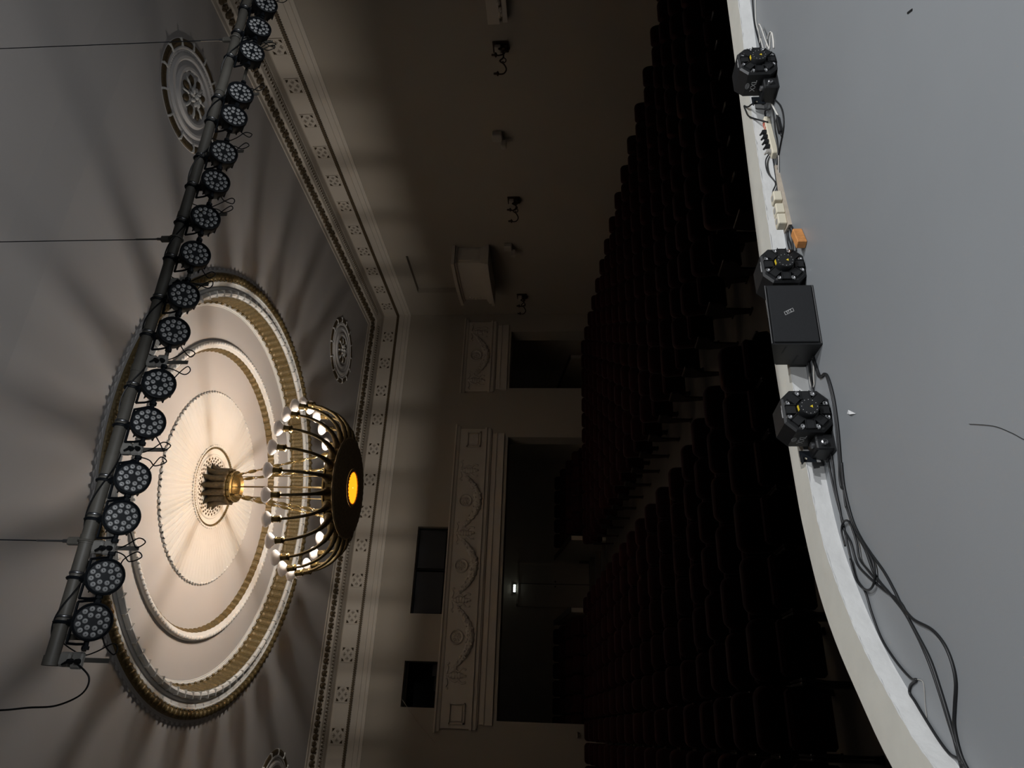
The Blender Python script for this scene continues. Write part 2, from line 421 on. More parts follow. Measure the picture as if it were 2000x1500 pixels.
# pierced vents in the frieze
def make_vent(fr, s, z, w, h, label, group):
    o = Vector(fr(s, .05, z)); root = thing('frieze_vent', label, 'vent', o, 0, group)
    F = lambda a, b, c: tuple(Vector(fr(s + a, .05 + c, z + b)) - o)
    mb = MB(); t = .012
    mb.prism([(-w / 2, -h / 2), (w / 2, -h / 2), (w / 2, h / 2), (-w / 2, h / 2)], 0, .012, F); mb.build('panel', M_FRIEZE, root)
    mb = MB()
    for a, b, c, d in ((-w / 2 - .02, -h / 2 - .02, w / 2 + .02, -h / 2), (-w / 2 - .02, h / 2, w / 2 + .02, h / 2 + .02), (-w / 2 - .02, -h / 2, -w / 2, h / 2), (w / 2, -h / 2, w / 2 + .02, h / 2)):
        mb.prism([(a, b), (c, b), (c, d), (a, d)], 0, .018, F)
    mb.build('frame', M_FRIEZE, root)
    mb = MB()
    for q in range(4):
        ca, sa = math.cos(q * PI / 2), math.sin(q * PI / 2)
        def P(l): return [((x * ca - y * sa) * w, (x * sa + y * ca) * h) for x, y in l]
        mb.prism(P([(.47, .47), (.47, .24), (.30, .36)]), .0, .016, F); mb.prism(P([(.47, .47), (.24, .47), (.36, .30)]), 0, .016, F)
        for e, l0, l1, wd in ((0, .10, .44, .034), (.10, .18, .38, .026), (-.10, .18, .38, .026)):
            mb.prism(P([(l0, e * .6), ((l0 + l1) / 2, e + wd), (l1, e), ((l0 + l1) / 2, e - wd)]), 0, .016, F)
    mb.build('pierced_slots', M_LEAF, root)
    return root
for k in range(15):
    y = 21.99 - 1.105 * k
    if y < 9.0: break
    lab = 'square pierced vent in right wall frieze, %s from the far corner' % ORD[k + 1]
    make_vent(frR, y, 8.165, .41, .33, lab, 'pierced vents in the frieze')
for k in range(13):
    lab = 'square pierced vent in back wall frieze, %s from the right corner' % ORD[k + 1]
    make_vent(frB, 13.075 - 1.1035 * k, 8.165, .42, .36, lab, 'pierced vents in the frieze')

# ------------------------------------------------------------------ ceiling medallion
med = thing('ceiling_medallion', 'huge round gilt and white plaster medallion in the ceiling around the chandelier', 'ceiling medallion', (CX, CY, ZC))
def ringblobs(mb, r, z, n, size, slant=0, off=0):
    for i in range(n):
        a = 2 * PI * (i + off) / n
        mb.sph((r * math.cos(a), r * math.sin(a), z), size, 6, 4, Matrix.Rotation(a + slant, 3, 'Z'))
N = 192
mb = MB(); mb.rev([(4.60, -.001), (4.59, -.02), (4.52, -.03), (4.50, -.001)], N); ringblobs(mb, 4.605, -.006, 150, (.05, .075, .012)); mb.build('scalloped_edge', M_CEIL, med, True, 40)
mb = MB(); mb.rev([(4.55, -.03), (4.53, -.07), (4.46, -.095), (4.40, -.07), (4.39, -.03)], N)
ringblobs(mb, 4.47, -.07, 170, (.085, .05, .045), .5); ringblobs(mb, 4.40, -.05, 170, (.05, .035, .03), -.4, .5); mb.build('gilt_leaf_wreath', M_GILT, med, True)
mb = MB(); mb.rev([(4.50, 0), (4.40, -.03), (4.38, -.035), (4.37, -.05), (4.35, -.05), (4.34, -.035), (4.30, -.02), (4.24, -.01), (4.22, -.03), (4.20, -.035), (4.18, -.02)], N); mb.build('outer_cove', M_STUC, med, True, 30)
mb = MB(); mb.tube([(4.12 * math.cos(2 * PI * i / N), 4.12 * math.sin(2 * PI * i / N), -.035) for i in range(N)], .06, 8, True)
for i in range(84):
    a = 2 * PI * i / 84
    mb.box((4.12 * math.cos(a), 4.12 * math.sin(a), -.037), (.142, .022, .142), a)
mb.build('reeded_moulding', M_STUC, med, True, 40)
mb = MB(); mb.rev([(4.05, -.02), (4.04, .02), (3.99, .2), (3.965, .24), (3.955, .29), (3.93, .29)], 480, mod=lambda i, j, r, z: (r - (.02 if (j // 2) % 2 and 0 < i < 4 else 0), z))
ringblobs(mb, 3.945, .275, 100, (.035, .05, .035)); mb.build('gilt_frieze', M_GILT, med)
mb = MB(); mb.rev([(4.18, -.02), (4.10, .0), (4.05, 0)], N); mb.rev([(3.96, .28), (3.93, .31), (3.91, .31), (3.90, .335), (3.88, .335), (3.865, .35)], N); mb.build('bead_moulding', M_STUC, med, True, 30)
mb = MB(); mb.rev([(3.90, .345), (3.02, .345)], N); mb.build('soffit_ring', M_CEIL, med, True)
mb = MB(); mb.tube([(3.085 * math.cos(2 * PI * i / N), 3.085 * math.sin(2 * PI * i / N), .325) for i in range(N)], .055, 8, True)
ringblobs(mb, 3.085, .30, 170, (.055, .03, .05), .5); mb.build('braided_moulding', M_STUC, med, True)
mb = MB(); mb.rev([(3.05, .34), (3.04, .30), (3.02, .31), (2.985, .335), (2.975, .345)], N); mb.build('inner_cove', M_STUC, med, True, 30)
mb = MB(); mb.rev([(2.98, .34), (2.97, .36), (2.92, .46), (2.90, .49), (2.88, .49)], 400, mod=lambda i, j, r, z: (r - (.02 if (j // 2) % 2 and 0 < i < 3 else 0), z)); mb.build('gilt_dentil_ring', M_GILT, med)
mb = MB(); mb.rev([(2.93, .475), (1.9, .475)], N); mb.build('inner_ceiling_ring', M_CEIL, med, True)
mb = MB(); NPL = 88
mb.rev([(2.02, .455), (1.6, .45), (1.2, .445), (.88, .44)], NPL * 2, mod=lambda i, j, r, z: (r, z - (.034 if j % 2 else 0)))
mb.build('pleated_disc', M_STUC, med)
mb = MB(); ringblobs(mb, 2.02, .46, 112, (.04, .05, .03), 0); mb.build('shell_edge', M_STUC, med, True)
mb = MB(); mb.rev([(.90, .45), (.89, .41), (.86, .40), (.85, .42), (.80, .45), (.70, .46), (.68, .44), (.65, .44), (.64, .47), (.3, .47)], 96); ringblobs(mb, .885, .41, 60, (.018, .03, .018)); mb.build('centre_ring', M_STUC, med, True, 30)
mb = MB(); mb.rev([(.845, .425), (.83, .405), (.805, .43)], 96); ringblobs(mb, .828, .415, 90, (.022, .014, .016)); mb.build('inner_gilt_ring', M_GILT, med, True)
mb = MB()
for i in range(30):
    a = 2 * PI * i / 30
    for r in (.60, .54, .48):
        aa = a + (PI / 30 if r == .54 else 0)
        mb.box((r * math.cos(aa), r * math.sin(aa), .468), (.045, .035 * r / .54, .012), aa + PI / 4)
mb.build('pierced_rosette_grille', M_LEAF, med)

# ------------------------------------------------------------------ small ceiling rosettes
def rosette(x, y, label):
    t = thing('ceiling_rosette', label, 'ceiling rosette', (x, y, ZC), 0, 'round rosettes in the ceiling corners')
    mb = MB()
    for i in range(14):
        a0 = 2 * PI * i / 14 + .025; a1 = 2 * PI * (i + 1) / 14 - .025
        n = 6; prof = [(1.04, 0), (1.03, -.03), (.97, -.05), (.91, -.03), (.90, 0)]; vs = []; fs = []
        for q in range(n + 1):
            a = a0 + (a1 - a0) * q / n
            for r, z in prof: vs.append((r * math.cos(a), r * math.sin(a), z))
        for q in range(n):
            for p in range(4): fs.append((q * 5 + p, q * 5 + 5 + p, q * 5 + 6 + p, q * 5 + 1 + p))
        mb.add(vs, fs)
    mb.build('leaf_rim', M_LEAF, t, True, 30)
    for i in range(14):
        a = 2 * PI * i / 14; mb = MB(); mb.box((.97 * math.cos(a), .97 * math.sin(a), -.03), (.15, .032, .055), a); mb.build('rim_tie', M_STUC, t)
    mb = MB(); mb.rev([(1.05, 0), (1.03, -.01), (.90, -.02), (.89, -.045), (.86, -.045), (.85, -.02), (.78, -.015), (.74, -.05), (.69, -.05), (.66, -.02), (.58, -.015), (.54, -.06), (.49, -.06), (.46, -.02), (.0, -.015)], 64)
    for i in range(90):
        a = 2 * PI * i / 90; mb.sph((.82 * math.cos(a), .82 * math.sin(a), -.02), (.016, .016, .012), 6, 4)
    mb.build('plaster_rings', M_CEIL, t, True, 30)
    mb = MB()
    for i in range(8):
        a = 2 * PI * i / 8
        mb.sph((.31 * math.cos(a), .31 * math.sin(a), -.05), (.11, .075, .04), 8, 4, Matrix.Rotation(a, 3, 'Z'))
    mb.build('gilt_petals', M_LEAF, t, True)
    mb = MB()
    for i in range(8):
        a = 2 * PI * (i + .5) / 8
        mb.sph((.28 * math.cos(a), .28 * math.sin(a), -.05), (.14, .03, .03), 6, 4, Matrix.Rotation(a, 3, 'Z'))
        mb.sph((.13 * math.cos(a), .13 * math.sin(a), -.085), (.08, .04, .04), 6, 4, Matrix.Rotation(a + .5, 3, 'Z'))
    mb.sph((0, 0, -.1), .05, 8, 5); mb.build('plaster_flower', M_STUC, t, True)
rosette(10.74, 9.44, 'round plaster rosette with gilt leaf rim, partly behind the lighting pipe, nearest the stage')
rosette(10.77, 19.49, 'round plaster rosette with gilt leaf rim in far right ceiling corner')
rosette(-1.52, 19.50, 'round plaster rosette in the far left of the ceiling, cut by the frame')

# ------------------------------------------------------------------ chandelier
ch = thing('chandelier', 'large brass chandelier with a ring of upturned white lamps, hanging from the medallion', 'chandelier', (CX, CY, 6.1))
def Z(z): return z - 6.1
mb = MB()
for i in range(14):                           # leaf-clad canopy sleeve
    a = 2 * PI * i / 14; R = Matrix.Rotation(a, 3, 'Z')
    pts = [R @ Vector((r, 0, Z(z))) for r, z in ((.50, 9.17), (.40, 9.12), (.335, 9.04), (.32, 8.9), (.315, 8.8), (.325, 8.72))]
    mb.tube(pts, [.012, .055, .075, .08, .08, .075], 6)
mb.rev([(.30, Z(9.15)), (.30, Z(8.7))], 32, caps=True); mb.build('canopy', M_CANOPY, ch, True)
mb = MB(); mb.rev([(.30, Z(8.76)), (.345, Z(8.75)), (.345, Z(8.72)), (.315, Z(8.71)), (.31, Z(8.66)), (.335, Z(8.645)), (.335, Z(8.62)), (.29, Z(8.605)), (.285, Z(8.59)), (.22, Z(8.63)), (.16, Z(8.62)), (.10, Z(8.58)), (.02, Z(8.57))], 40)
for i in range(12):
    a = 2 * PI * i / 12; mb.sph((.32 * math.cos(a), .32 * math.sin(a), Z(8.685)), .022, 6, 4)
mb.build('collar', M_BRASS, ch, True, 35)
for k in range(4):
    a = math.radians(-72 + 20 + 90 * k); d = Vector((math.cos(a), math.sin(a), 0))
    p0, p1 = d * .28 + Vector((0, 0, Z(8.61))), d * .86 + Vector((0, 0, Z(6.40)))
    mb = MB(); n = 8; u = (p1 - p0).normalized(); w = u.cross(Vector((d.y, -d.x, 0)))
    R = u.to_track_quat('Z', 'Y').to_matrix()
    for i in range(n):
        q = p0.lerp(p1, (i + .5) / n); L = (p1 - p0).length / n
        mb.sph(q, (.042 + .008 * i / n, .024, L * .40), 8, 6, R @ Matrix.Rotation((i % 2) * PI / 2, 3, 'Z'))
        e = p0.lerp(p1, i / n)
        mb.tube([e + R @ Vector((.028 * math.cos(t), 0, .032 * math.sin(t))) for t in [2 * PI * j / 10 for j in range(10)]], .009, 5, True)
    mb.build('chain', M_BRASS, ch, True)
for k in range(4):
    a = math.radians(18 + 52 + 90 * k); x, y = .21 * math.cos(a), .21 * math.sin(a)
    mb = MB(); mb.cyl((x, y, Z(8.63)), (x * 1.2, y * 1.2, Z(6.2)), .009, n=6); mb.build('suspension_rod', M_DBRASS, ch)
mb = MB()                                     # bowl with open top
mb.rev([(.95, Z(6.40)), (.985, Z(6.41)), (.99, Z(6.38)), (.955, Z(6.36)), (.955, Z(6.22)), (1.0, Z(6.20)), (1.05, Z(6.17))], 64); mb.build('bowl_band', M_BRASS, ch, True, 35)
mb = MB(); mb.rev([(1.05, Z(6.19)), (1.075, Z(6.165)), (1.05, Z(6.145)), (.85, Z(6.115)), (.6, Z(6.09)), (.37, Z(6.08)), (.36, Z(6.10)), (.6, Z(6.11)), (.9, Z(6.15)), (.94, Z(6.20))], 96,
                  mod=lambda i, j, r, z: (r, z - (.008 if (j % 2 and 1 < i < 5) else 0)))
mb.build('bottom_dish', M_DISH, ch, True, 35)
mb = MB(); mb.rev([(.40, Z(6.078)), (.40, Z(6.062)), (.345, Z(6.062)), (.345, Z(6.085))], 48)
for i in range(28):
    a = 2 * PI * i / 28; mb.sph((.352 * math.cos(a), .352 * math.sin(a), Z(6.066)), (.028, .022, .016), 6, 4, Matrix.Rotation(a, 3, 'Z'))
mb.build('glass_bezel', M_DISH, ch, True)
mb = MB(); mb.rev([(.36, Z(6.085)), (.2, Z(6.075)), (.01, Z(6.07))], 40); mb.build('amber_glass_disc', M_AMBER, ch, True)
NA = 24
arm0 = None
def make_arm():
    mb = MB(); pts = cr([(.97, 0, Z(6.29)), (1.14, 0, Z(6.27)), (1.36, 0, Z(6.33)), (1.56, 0, Z(6.50)), (1.70, 0, Z(6.75)), (1.755, 0, Z(6.96))], 5)
    n = len(pts); rr = [.08 - .045 * min(1, i / 12) - .012 * max(0, (i - 12) / (n - 12)) for i in range(n)]
    for i in range(0, 12, 2): rr[i] *= 1.14
    mb.tube(pts, rr, 8); mb.sph((.98, 0, Z(6.29)), (.07, .105, .10), 10, 6)
    a = mb.build('arm', M_DBRASS, ch, True)
    ax = Vector((.10, 0, 1)).normalized(); R = ax.to_track_quat('Z', 'Y').to_matrix(); p = Vector((1.755, 0, Z(6.95)))
    mb = MB(); mb.rev([(.02, -.03), (.055, -.02), (.075, 0), (.05, .015), (.062, .03), (.062, .12), (.07, .125), (.07, .145), (.05, .15), (.02, .15)], 20, p, R); mb.build('lamp_socket', M_BRASS, a, True, 35)
    mb = MB(); mb.rev([(.05, .15), (.07, .165), (.115, .20), (.15, .24), (.157, .265), (.142, .30), (.09, .325), (.005, .335)], 20, p, R); mb.build('lamp_bulb', M_BULB, a, True)
    return a
arm0 = make_arm()
for k in range(NA):
    a = arm0 if k == 0 else copy_tree(arm0, ch)
    a.rotation_euler = (0, 0, 2 * PI * (k + .5) / NA)
    if k: 
        for c in a.children: c.parent = a

# ------------------------------------------------------------------ lighting pipe with lamps
BY, BZ = 3.90, 4.252
pipe = thing('lighting_pipe', 'long grey pipe hanging above the stage front carrying the round black lamps', 'pipe', (.28, BY, BZ))
mb = MB(); mb.cyl((-.02, 0, 0), (6.6, 0, 0), .036, n=20); mb.build('main_tube', M_PIPE, pipe, True, 40)
mb = MB(); mb.cyl((-.03, 0, 0), (.02, 0, 0), .041, n=20); mb.build('end_cap', M_PIPE, pipe, True, 40)
for x in (.62, 1.72, 2.95, 4.2, 5.3):
    mb = MB(); mb.cyl((x, 0, 0), (x + .05, 0, 0), .040, n=20); mb.build('pipe_coupler', M_PIPE, pipe, True, 40)
mb = MB(); mb.cyl((.05, .055, -.13), (6.6, .055, -.13), .0125, n=8); mb.build('lower_rail', M_PIPE, pipe, True)
for x in (.12, 1.2, 2.4, 3.6, 4.8, 6.0):
    mb = MB(); mb.box((x, .03, -.07), (.03, .012, .15)); mb.build('rail_hanger', M_PIPE, pipe)
# cable wound along the pipe
pts = []
for i in range(400):
    x = .1 + 6.3 * i / 399; a = x * 2 * PI / .62 + .6 * math.sin(x * 3.1)
    pts.append((x, .042 * math.cos(a), .042 * math.sin(a)))
mb = MB(); mb.tube(pts, .005, 5); o = mb.build('wound_cable', M_CABLE); o.location = (.28, BY, BZ); tag(o, 'thin black cable wound spirally around the lighting pipe', 'cable')

def make_par(label):
    t = thing('led_par_lamp', label, 'stage lamp', (0, 0, 0), 0, 'round black stage lamps on the pipe')
    TILT = Matrix.Rotation(math.radians(90 - 36), 3, 'X')   # local +z of the body -> facing -y and down
    R = Matrix.Rotation(math.radians(90 + 36), 3, 'X')
    mb = MB(); mb.rev([(.055, -.10), (.075, -.095), (.088, -.06), (.094, -.02), (.099, .0), (.099, .03), (.092, .034), (.086, .028), (.086, .022), (.001, .022)], 36, (0, 0, 0), R)
    for i in range(10):
        a = 2 * PI * i / 10; mb.box(R @ Vector((.088 * math.cos(a), .088 * math.sin(a), -.05)), (.012, .006, .07), R=R @ Matrix.Rotation(a, 3, 'Z'))
    mb.rev([(.055, -.10), (.001, -.10)], 36, (0, 0, 0), R); mb.build('housing', M_BLACKM, t, True, 35)
    lens = MB(); chip = MB()
    for ring, n, off in ((.067, 12, .26), (.036, 6, .5)):
        for i in range(n):
            a = 2 * PI * i / n + off
            lens.rev([(.0135, .021), (.0135, .026), (.0105, .029), (.005, .0305), (.001, .0307)], 12, R @ Vector((ring * math.cos(a), ring * math.sin(a), 0)), R)
            chip.sph(R @ Vector((ring * math.cos(a), ring * math.sin(a), .0295)), .0045, 6, 4)
    le = lens.build('lens_array', M_LENS, t, True, 40); chip.build('led_chips', M_LENSC, le, True)
    yk = MB()
    for q in (-1, 1):
        yk.tube([(q * .112, -.005, 0), (q * .112, .02, .07), (q * .108, .035, .135)], .007, 6)
        yk.cyl((q * .095, 0, 0), (q * .125, 0, 0), .012, n=10)
    yk.tube([(-.108, .035, .135), (.108, .035, .135)], .008, 6); yk.build('yoke', M_BLACKM, t)
    for q in (-1, 1):
        kb = MB(); kb.cyl((q * .122, 0, 0), (q * .14, 0, 0), .02, n=10); kb.build('yoke_knob', M_BLACKM, t)
    cl = MB(); cl.box((0, .05, .165), (.03, .03, .075)); cl.sph((0, .045, .14), (.025, .03, .035), 8, 5)
    ry, rz = .05, .202
    cl.tube([(0, ry + .041 * math.cos(a), rz + .041 * math.sin(a)) for a in [2 * PI * j / 16 for j in range(16)]], .009, 6, True); cl.build('hook_clamp', M_BLACKM, t, True, 40)
    bd = MB(); bd.rev([(.0375, -.007), (.0405, -.006), (.0405, .006), (.0375, .007)], 20, (.03, ry, rz), Matrix.Rotation(PI / 2, 3, 'Y')); bd.build('clamp_band', M_STEEL, t, True)
    return t
PX = [.47, .706, 1.04, 1.275, 1.627, 1.887, 2.266, 2.541, 2.873, 3.185, 3.515, 3.789, 4.156, 4.40, 4.859, 5.151, 5.447]
par0 = None
for k, x in enumerate(PX):
    lab = 'round black LED stage lamp clamped under the pipe, %s from its near end' % ORD[k + 1]
    if par0 is None: t = par0 = make_par(lab)
    else: t = copy_tree(par0); t['label'] = lab
    t.location = (x, 3.85, 4.05)
    t.rotation_euler = (0, 0, random.uniform(-.03, .03))
# mains cords of the lamps : each its own thing
for k, x in enumerate(PX):
    s = 1 if k % 2 == 0 else -1; r1, r2, r3 = [random.uniform(-.02, .02) for _ in range(3)]
    near = min([.275 + .6 * q for q in range(10)], key=lambda b: abs(b - x)); sg = 1 if near > x else -1
    pts = [(x + sg * .05, 3.93, 4.03), (x + sg * .11, 3.91, 3.99 + r1), (x + sg * .155 , 3.90, 3.93 + r2), (x + sg * .125, 3.90, 3.90), (x + sg * .10, 3.905, 3.95 + r3), (x + sg * .14, 3.915, 4.02), (x + sg * .16, 3.93, 4.10), (x + sg * .13, 3.945, 4.19), (x + sg * .10, 3.95, 4.25)]
    mb = MB(); mb.tube(cr(pts, 5), .0038, 5)
    o = mb.build('lamp_cord', M_CABLE); tag(o, 'looped black cord of the %s stage lamp from the near pipe end' % ORD[k + 1], 'cord', 'cords of the stage lamps')
# socket boxes
sb0 = None
def make_sbox(lab):
    t = thing('socket_box', lab, 'socket box', (0, 0, 0), 0, 'socket boxes under the pipe')
    mb = MB(); mb.rbox((0, 0, -.075), (.075, .05, .065), .01); mb.box((0, 0, -.04), (.02, .012, .05)); mb.build('junction_box', M_SOCK, t)
    mb = MB(); mb.rbox((-.005, -.012, -.148), (.085, .035, .062), .008); mb.build('socket_plate', M_SOCK, t)
    mb = MB(); mb.cyl((-.012, -.03, -.125), (-.012, -.058, -.125), .016, .011, 10); mb.cyl((-.012, -.03, -.165), (-.012, -.055, -.165), .016, .011, 10)
    mb.cyl((-.012, -.052, -.125), (-.03, -.05, -.09), .008, .005, 8); mb.build('plug', M_BLACK, t, True, 40)
    mb = MB(); mb.box((0, .012, -.19), (.024, .006, .235)); mb.build('drop_bar', M_BRKT, t)
    return t
for k in range(10):
    lab = 'pale socket box with a drop bar under the lighting pipe, %s from its near end' % ORD[k + 1]
    if k == 0: t = sb0 = make_sbox(lab)
    else: t = copy_tree(sb0); t['label'] = lab
    t.location = (.285 + .6 * k, BY + .012, BZ)
# suspension wires
for k, (x, lab) in enumerate(((.915, 'thin steel wire holding the near end of the lighting pipe'), (3.055, 'thin steel wire holding the middle of the lighting pipe'), (5.10, 'thin steel wire holding the far end of the lighting pipe'))):
    t = thing('suspension_wire', lab, 'wire', (x, BY, BZ), 0, 'wires holding the lighting pipe')
    mb = MB(); mb.cyl((0, 0, .3), (0, 0, 10.2 - BZ), .0035, n=6); mb.build('wire', M_BLACKM, t)
    mb = MB(); mb.cyl((0, 0, .12), (0, 0, .30), .0065, n=8); mb.cyl((0, 0, .10), (0, 0, .14), .011, n=8); mb.build('turnbuckle', M_STEEL, t)
    mb = MB(); mb.rbox((0, 0, .075), (.045, .03, .075), .006); mb.tube([(0, .042 * math.cos(a), .042 * math.sin(a)) for a in [2 * PI * j / 16 for j in range(16)]], .007, 6, True); mb.build('pipe_clamp', M_PIPE, t)
pts = [(.29, 3.89, 4.09), (.26, 3.89, 4.04), (.235, 3.89, 4.0), (.20, 3.895, 4.03), (.17, 3.9, 4.10), (.13, 3.9, 4.19), (.08, 3.9, 4.33), (.03, 3.9, 4.46), (-.3, 3.9, 4.95), (-1.2, 3.9, 6.0)]
mb = MB(); mb.tube(cr([(.27, 3.88, 4.10), (.2, 3.89, 4.01), (.12, 3.9, 4.03), (.06, 3.9, 4.15), (.045, 3.9, 4.3), (.028, 3.9, 4.45), (.02, 3.9, 4.7), (.0, 3.9, 6.5)], 8), .005, 6)
tag(mb.build('feed_cable', M_CABLE), 'black feed cable sagging from the near end of the pipe up and out', 'cable')

# ------------------------------------------------------------------ seats
def seat_parts():
    parts = []
    bk = MB(); W, T = .262, .94; out = [(-W + .01, .42), (W - .01, .42)]
    for i in range(7):
        a = PI / 2 * i / 6; out.append((W - .10 + .10 * math.cos(a), T - .10 + .10 * math.sin(a)))
    for i in range(7):
        a = PI / 2 + PI / 2 * i / 6; out.append((-W + .10 + .10 * math.cos(a), T - .10 + .10 * math.sin(a)))
    n = len(out); vs = []; fs = []
    rec = lambda z: .16 * (z - .42)
    for y, k in ((.02, .93), (.005, .985), (-.03, 1), (-.075, .985), (-.10, .90)):
        for x, z in out:
            zz = .66 + (z - .66) * k; vs.append((x * k, y + rec(zz), zz))
    for r in range(4):
        for i in range(n): fs.append((r * n + i, r * n + (i + 1) % n, r * n + n + (i + 1) % n, r * n + n + i))
    fs.append(tuple(range(n))); fs.append(tuple(range(4 * n, 5 * n)))
    parts.append(('backrest', bk.add(vs, fs), M_SEAT, True))
    cu = MB(); R = Matrix.Rotation(math.radians(-78), 3, 'X'); cu.rbox((0, -.15, .54), (.46, .40, .10), .03, R); parts.append(('seat_cushion', cu, M_SEAT, False))
    for q in (-1, 1):
        sf = MB(); sf.prism([(-.30, .50), (-.28, .585), (.04, .60), (.06, .40), (-.02, .0), (-.12, .0), (-.14, .36)], q * .262 - .012, q * .262 + .012, lambda a, b, c: (c, a, b)); sf.box((q * .262, -.06, .012), (.04, .16, .024))
        parts.append(('side_frame', sf, M_SFRAME, False))
        ar = MB(); ar.rbox((q * .262, -.14, .605), (.028, .34, .035), .008); parts.append(('armrest', ar, M_ARM, False))
    return parts
SP = seat_parts()
SM = {}
def new_seat(loc, label, group):
    t = thing('theatre_seat', label, 'seat', loc, 0, group)
    for i, (nm, mb, m, sm) in enumerate(SP):
        if i not in SM:
            o = mb.build(nm, m, t, sm, 50); SM[i] = o
        else:
            o = SM[i].copy(); COL.objects.link(o); o.parent = t
    return t
CAND = []
BX0R, BX0L = 5.372, 3.82
for k in range(-3, 14):
    y = 9.69 + ROW * k; zf = floor_z(y - .12) if k > 0 else -1.02
    for j in range(13): CAND.append((y, BX0R + PITCH * (j + .5), zf, 'right', k + 4, j + 1))
    for j in range(11):
        x = BX0L - PITCH * (j + .5)
        if x > -.035 * y - .45: CAND.append((y, x, zf, 'left', k + 4, j + 1))
GROWS = [(23.70, .47), (24.61, .69), (25.56, .905), (26.45, 1.12)]
for g, (y, zf) in enumerate(GROWS):
    for j in range(5): CAND.append((y, 9.05 - .556 * (j + .5), zf + .0, 'gallery right', 18 + g, j + 1))
    for j in range(6): CAND.append((y, 3.45 - .556 * (j + .5), zf + .0, 'gallery left', 18 + g, j + 1))
def vis_rank(c): return math.hypot(c[0], c[1])
CAND.sort(key=vis_rank)
IND, REST = CAND[:300], CAND[300:]
for (y, x, zf, blk, row, j) in IND:
    rn = ORD[row] if row < len(ORD) else str(row)
    if blk in ('right', 'left'): lab = 'dark red velvet seat, %s block, %s row from stage, %s from the aisle' % (blk, rn, ORD[j])
    else:
        lab = 'dark seat in the raised %s, %s row up, %s from the %s' % (blk, ORD[row - 17], ORD[j], 'right end' if 'right' in blk else 'aisle')
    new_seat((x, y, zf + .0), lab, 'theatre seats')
for nm, lab, sel in (('rear_seats', 'rearmost rows of dark red seats below the back wall openings', lambda b: 'gallery' not in b), ('gallery_seats', 'dark seats on the raised steps inside the wide rear opening', lambda b: 'gallery' in b)):
    mb = MB()
    for (y, x, zf, blk, row, j) in REST:
        if not sel(blk): continue
        mb.m = Matrix.Translation((x, y, zf))
        for _n, b, m, sm in SP[:4]: mb.add(b.v, b.f)
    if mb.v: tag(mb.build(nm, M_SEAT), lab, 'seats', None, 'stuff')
for x, y0, lab in ((5.9, 23.42, 'low sloping parapet right of the rear aisle stair'), (3.62, 23.42, 'low sloping parapet left of the rear aisle stair'), (12.95, 24.0, 'low sloping parapet inside the smaller rear opening')):
    t = thing('stair_parapet', lab, 'parapet', (x, y0, 0), 0, 'parapets in the rear gallery')
    mb = MB(); zb = -1.0 if x < 10 else .46
    mb.prism([(0, zb), (3.0, zb), (3.0, 2.02), (0, 1.44)], -.07, .07, lambda a, b, c: (c, a, b)); mb.build('parapet_wall', M_WALL, t)
    mb = MB(); mb.prism([(-.02, 1.436), (-.02, 1.47), (3.0, 2.05), (3.0, 2.02)], -.085, .085, lambda a, b, c: (c, a, b)); mb.build('handrail_cap', M_ARM, t)
# door and exit sign
d = struct(MB().bbox((4.43, 27.64, .75), (5.94, 27.70, 3.40)).build('door_1', M_NICHE))
mb = MB(); mb.bbox((4.36, 27.62, .75), (4.43, 27.7, 3.47)); mb.bbox((5.94, 27.62, .75), (6.01, 27.7, 3.47)); mb.bbox((4.36, 27.62, 3.40), (6.01, 27.7, 3.47)); mb.build('door_frame', M_NICHE, d)
mb = MB(); mb.bbox((5.18, 27.63, .75), (5.20, 27.645, 3.4)); mb.build('door_gap', M_PIT, d)
mb = MB(); mb.cyl((5.28, 27.6, 2.02), (5.28, 27.64, 2.02), .03, n=10); mb.cyl((5.10, 27.6, 2.02), (5.10, 27.64, 2.02), .03, n=10); mb.build('door_handle', M_BRONZE, d)
es = thing('exit_sign', 'small glowing white green sign above the rear door', 'sign', (5.0, 27.6, 3.55))
mb = MB(); mb.rbox((0, .04, 0), (.32, .06, .12), .01); mb.build('sign_case', M_PIT, es)
mb = MB()
for q in range(4): mb.box((-.105 + .07 * q, 0, 0), (.058, .02, .08))
mb.build('lit_letters', M_SIGN, es)
sp0 = None
for k, x in enumerate((8.6, 7.5, 6.4, 5.2, 4.3, 3.2, 2.2, 1.2)):
    lab = 'small dark spotlight under the rear gallery ceiling, %s from the right' % ORD[k + 1]
    if k == 0:
        sp0 = thing('gallery_spotlight', lab, 'spotlight', (x, 25.6, 4.2), 0, 'spotlights in the rear gallery')
        mb = MB(); mb.cyl((0, 0, 0), (0, 0, -.08), .05, n=12); mb.build('mount', M_PIT, sp0)
        mb = MB(); mb.cyl((0, .05, -.12), (0, -.16, -.22), .07, .1, 14); mb.build('lamp_head', M_PIT, sp0, True, 40)
    else:
        t = copy_tree(sp0); t.location.x = x; t['label'] = lab

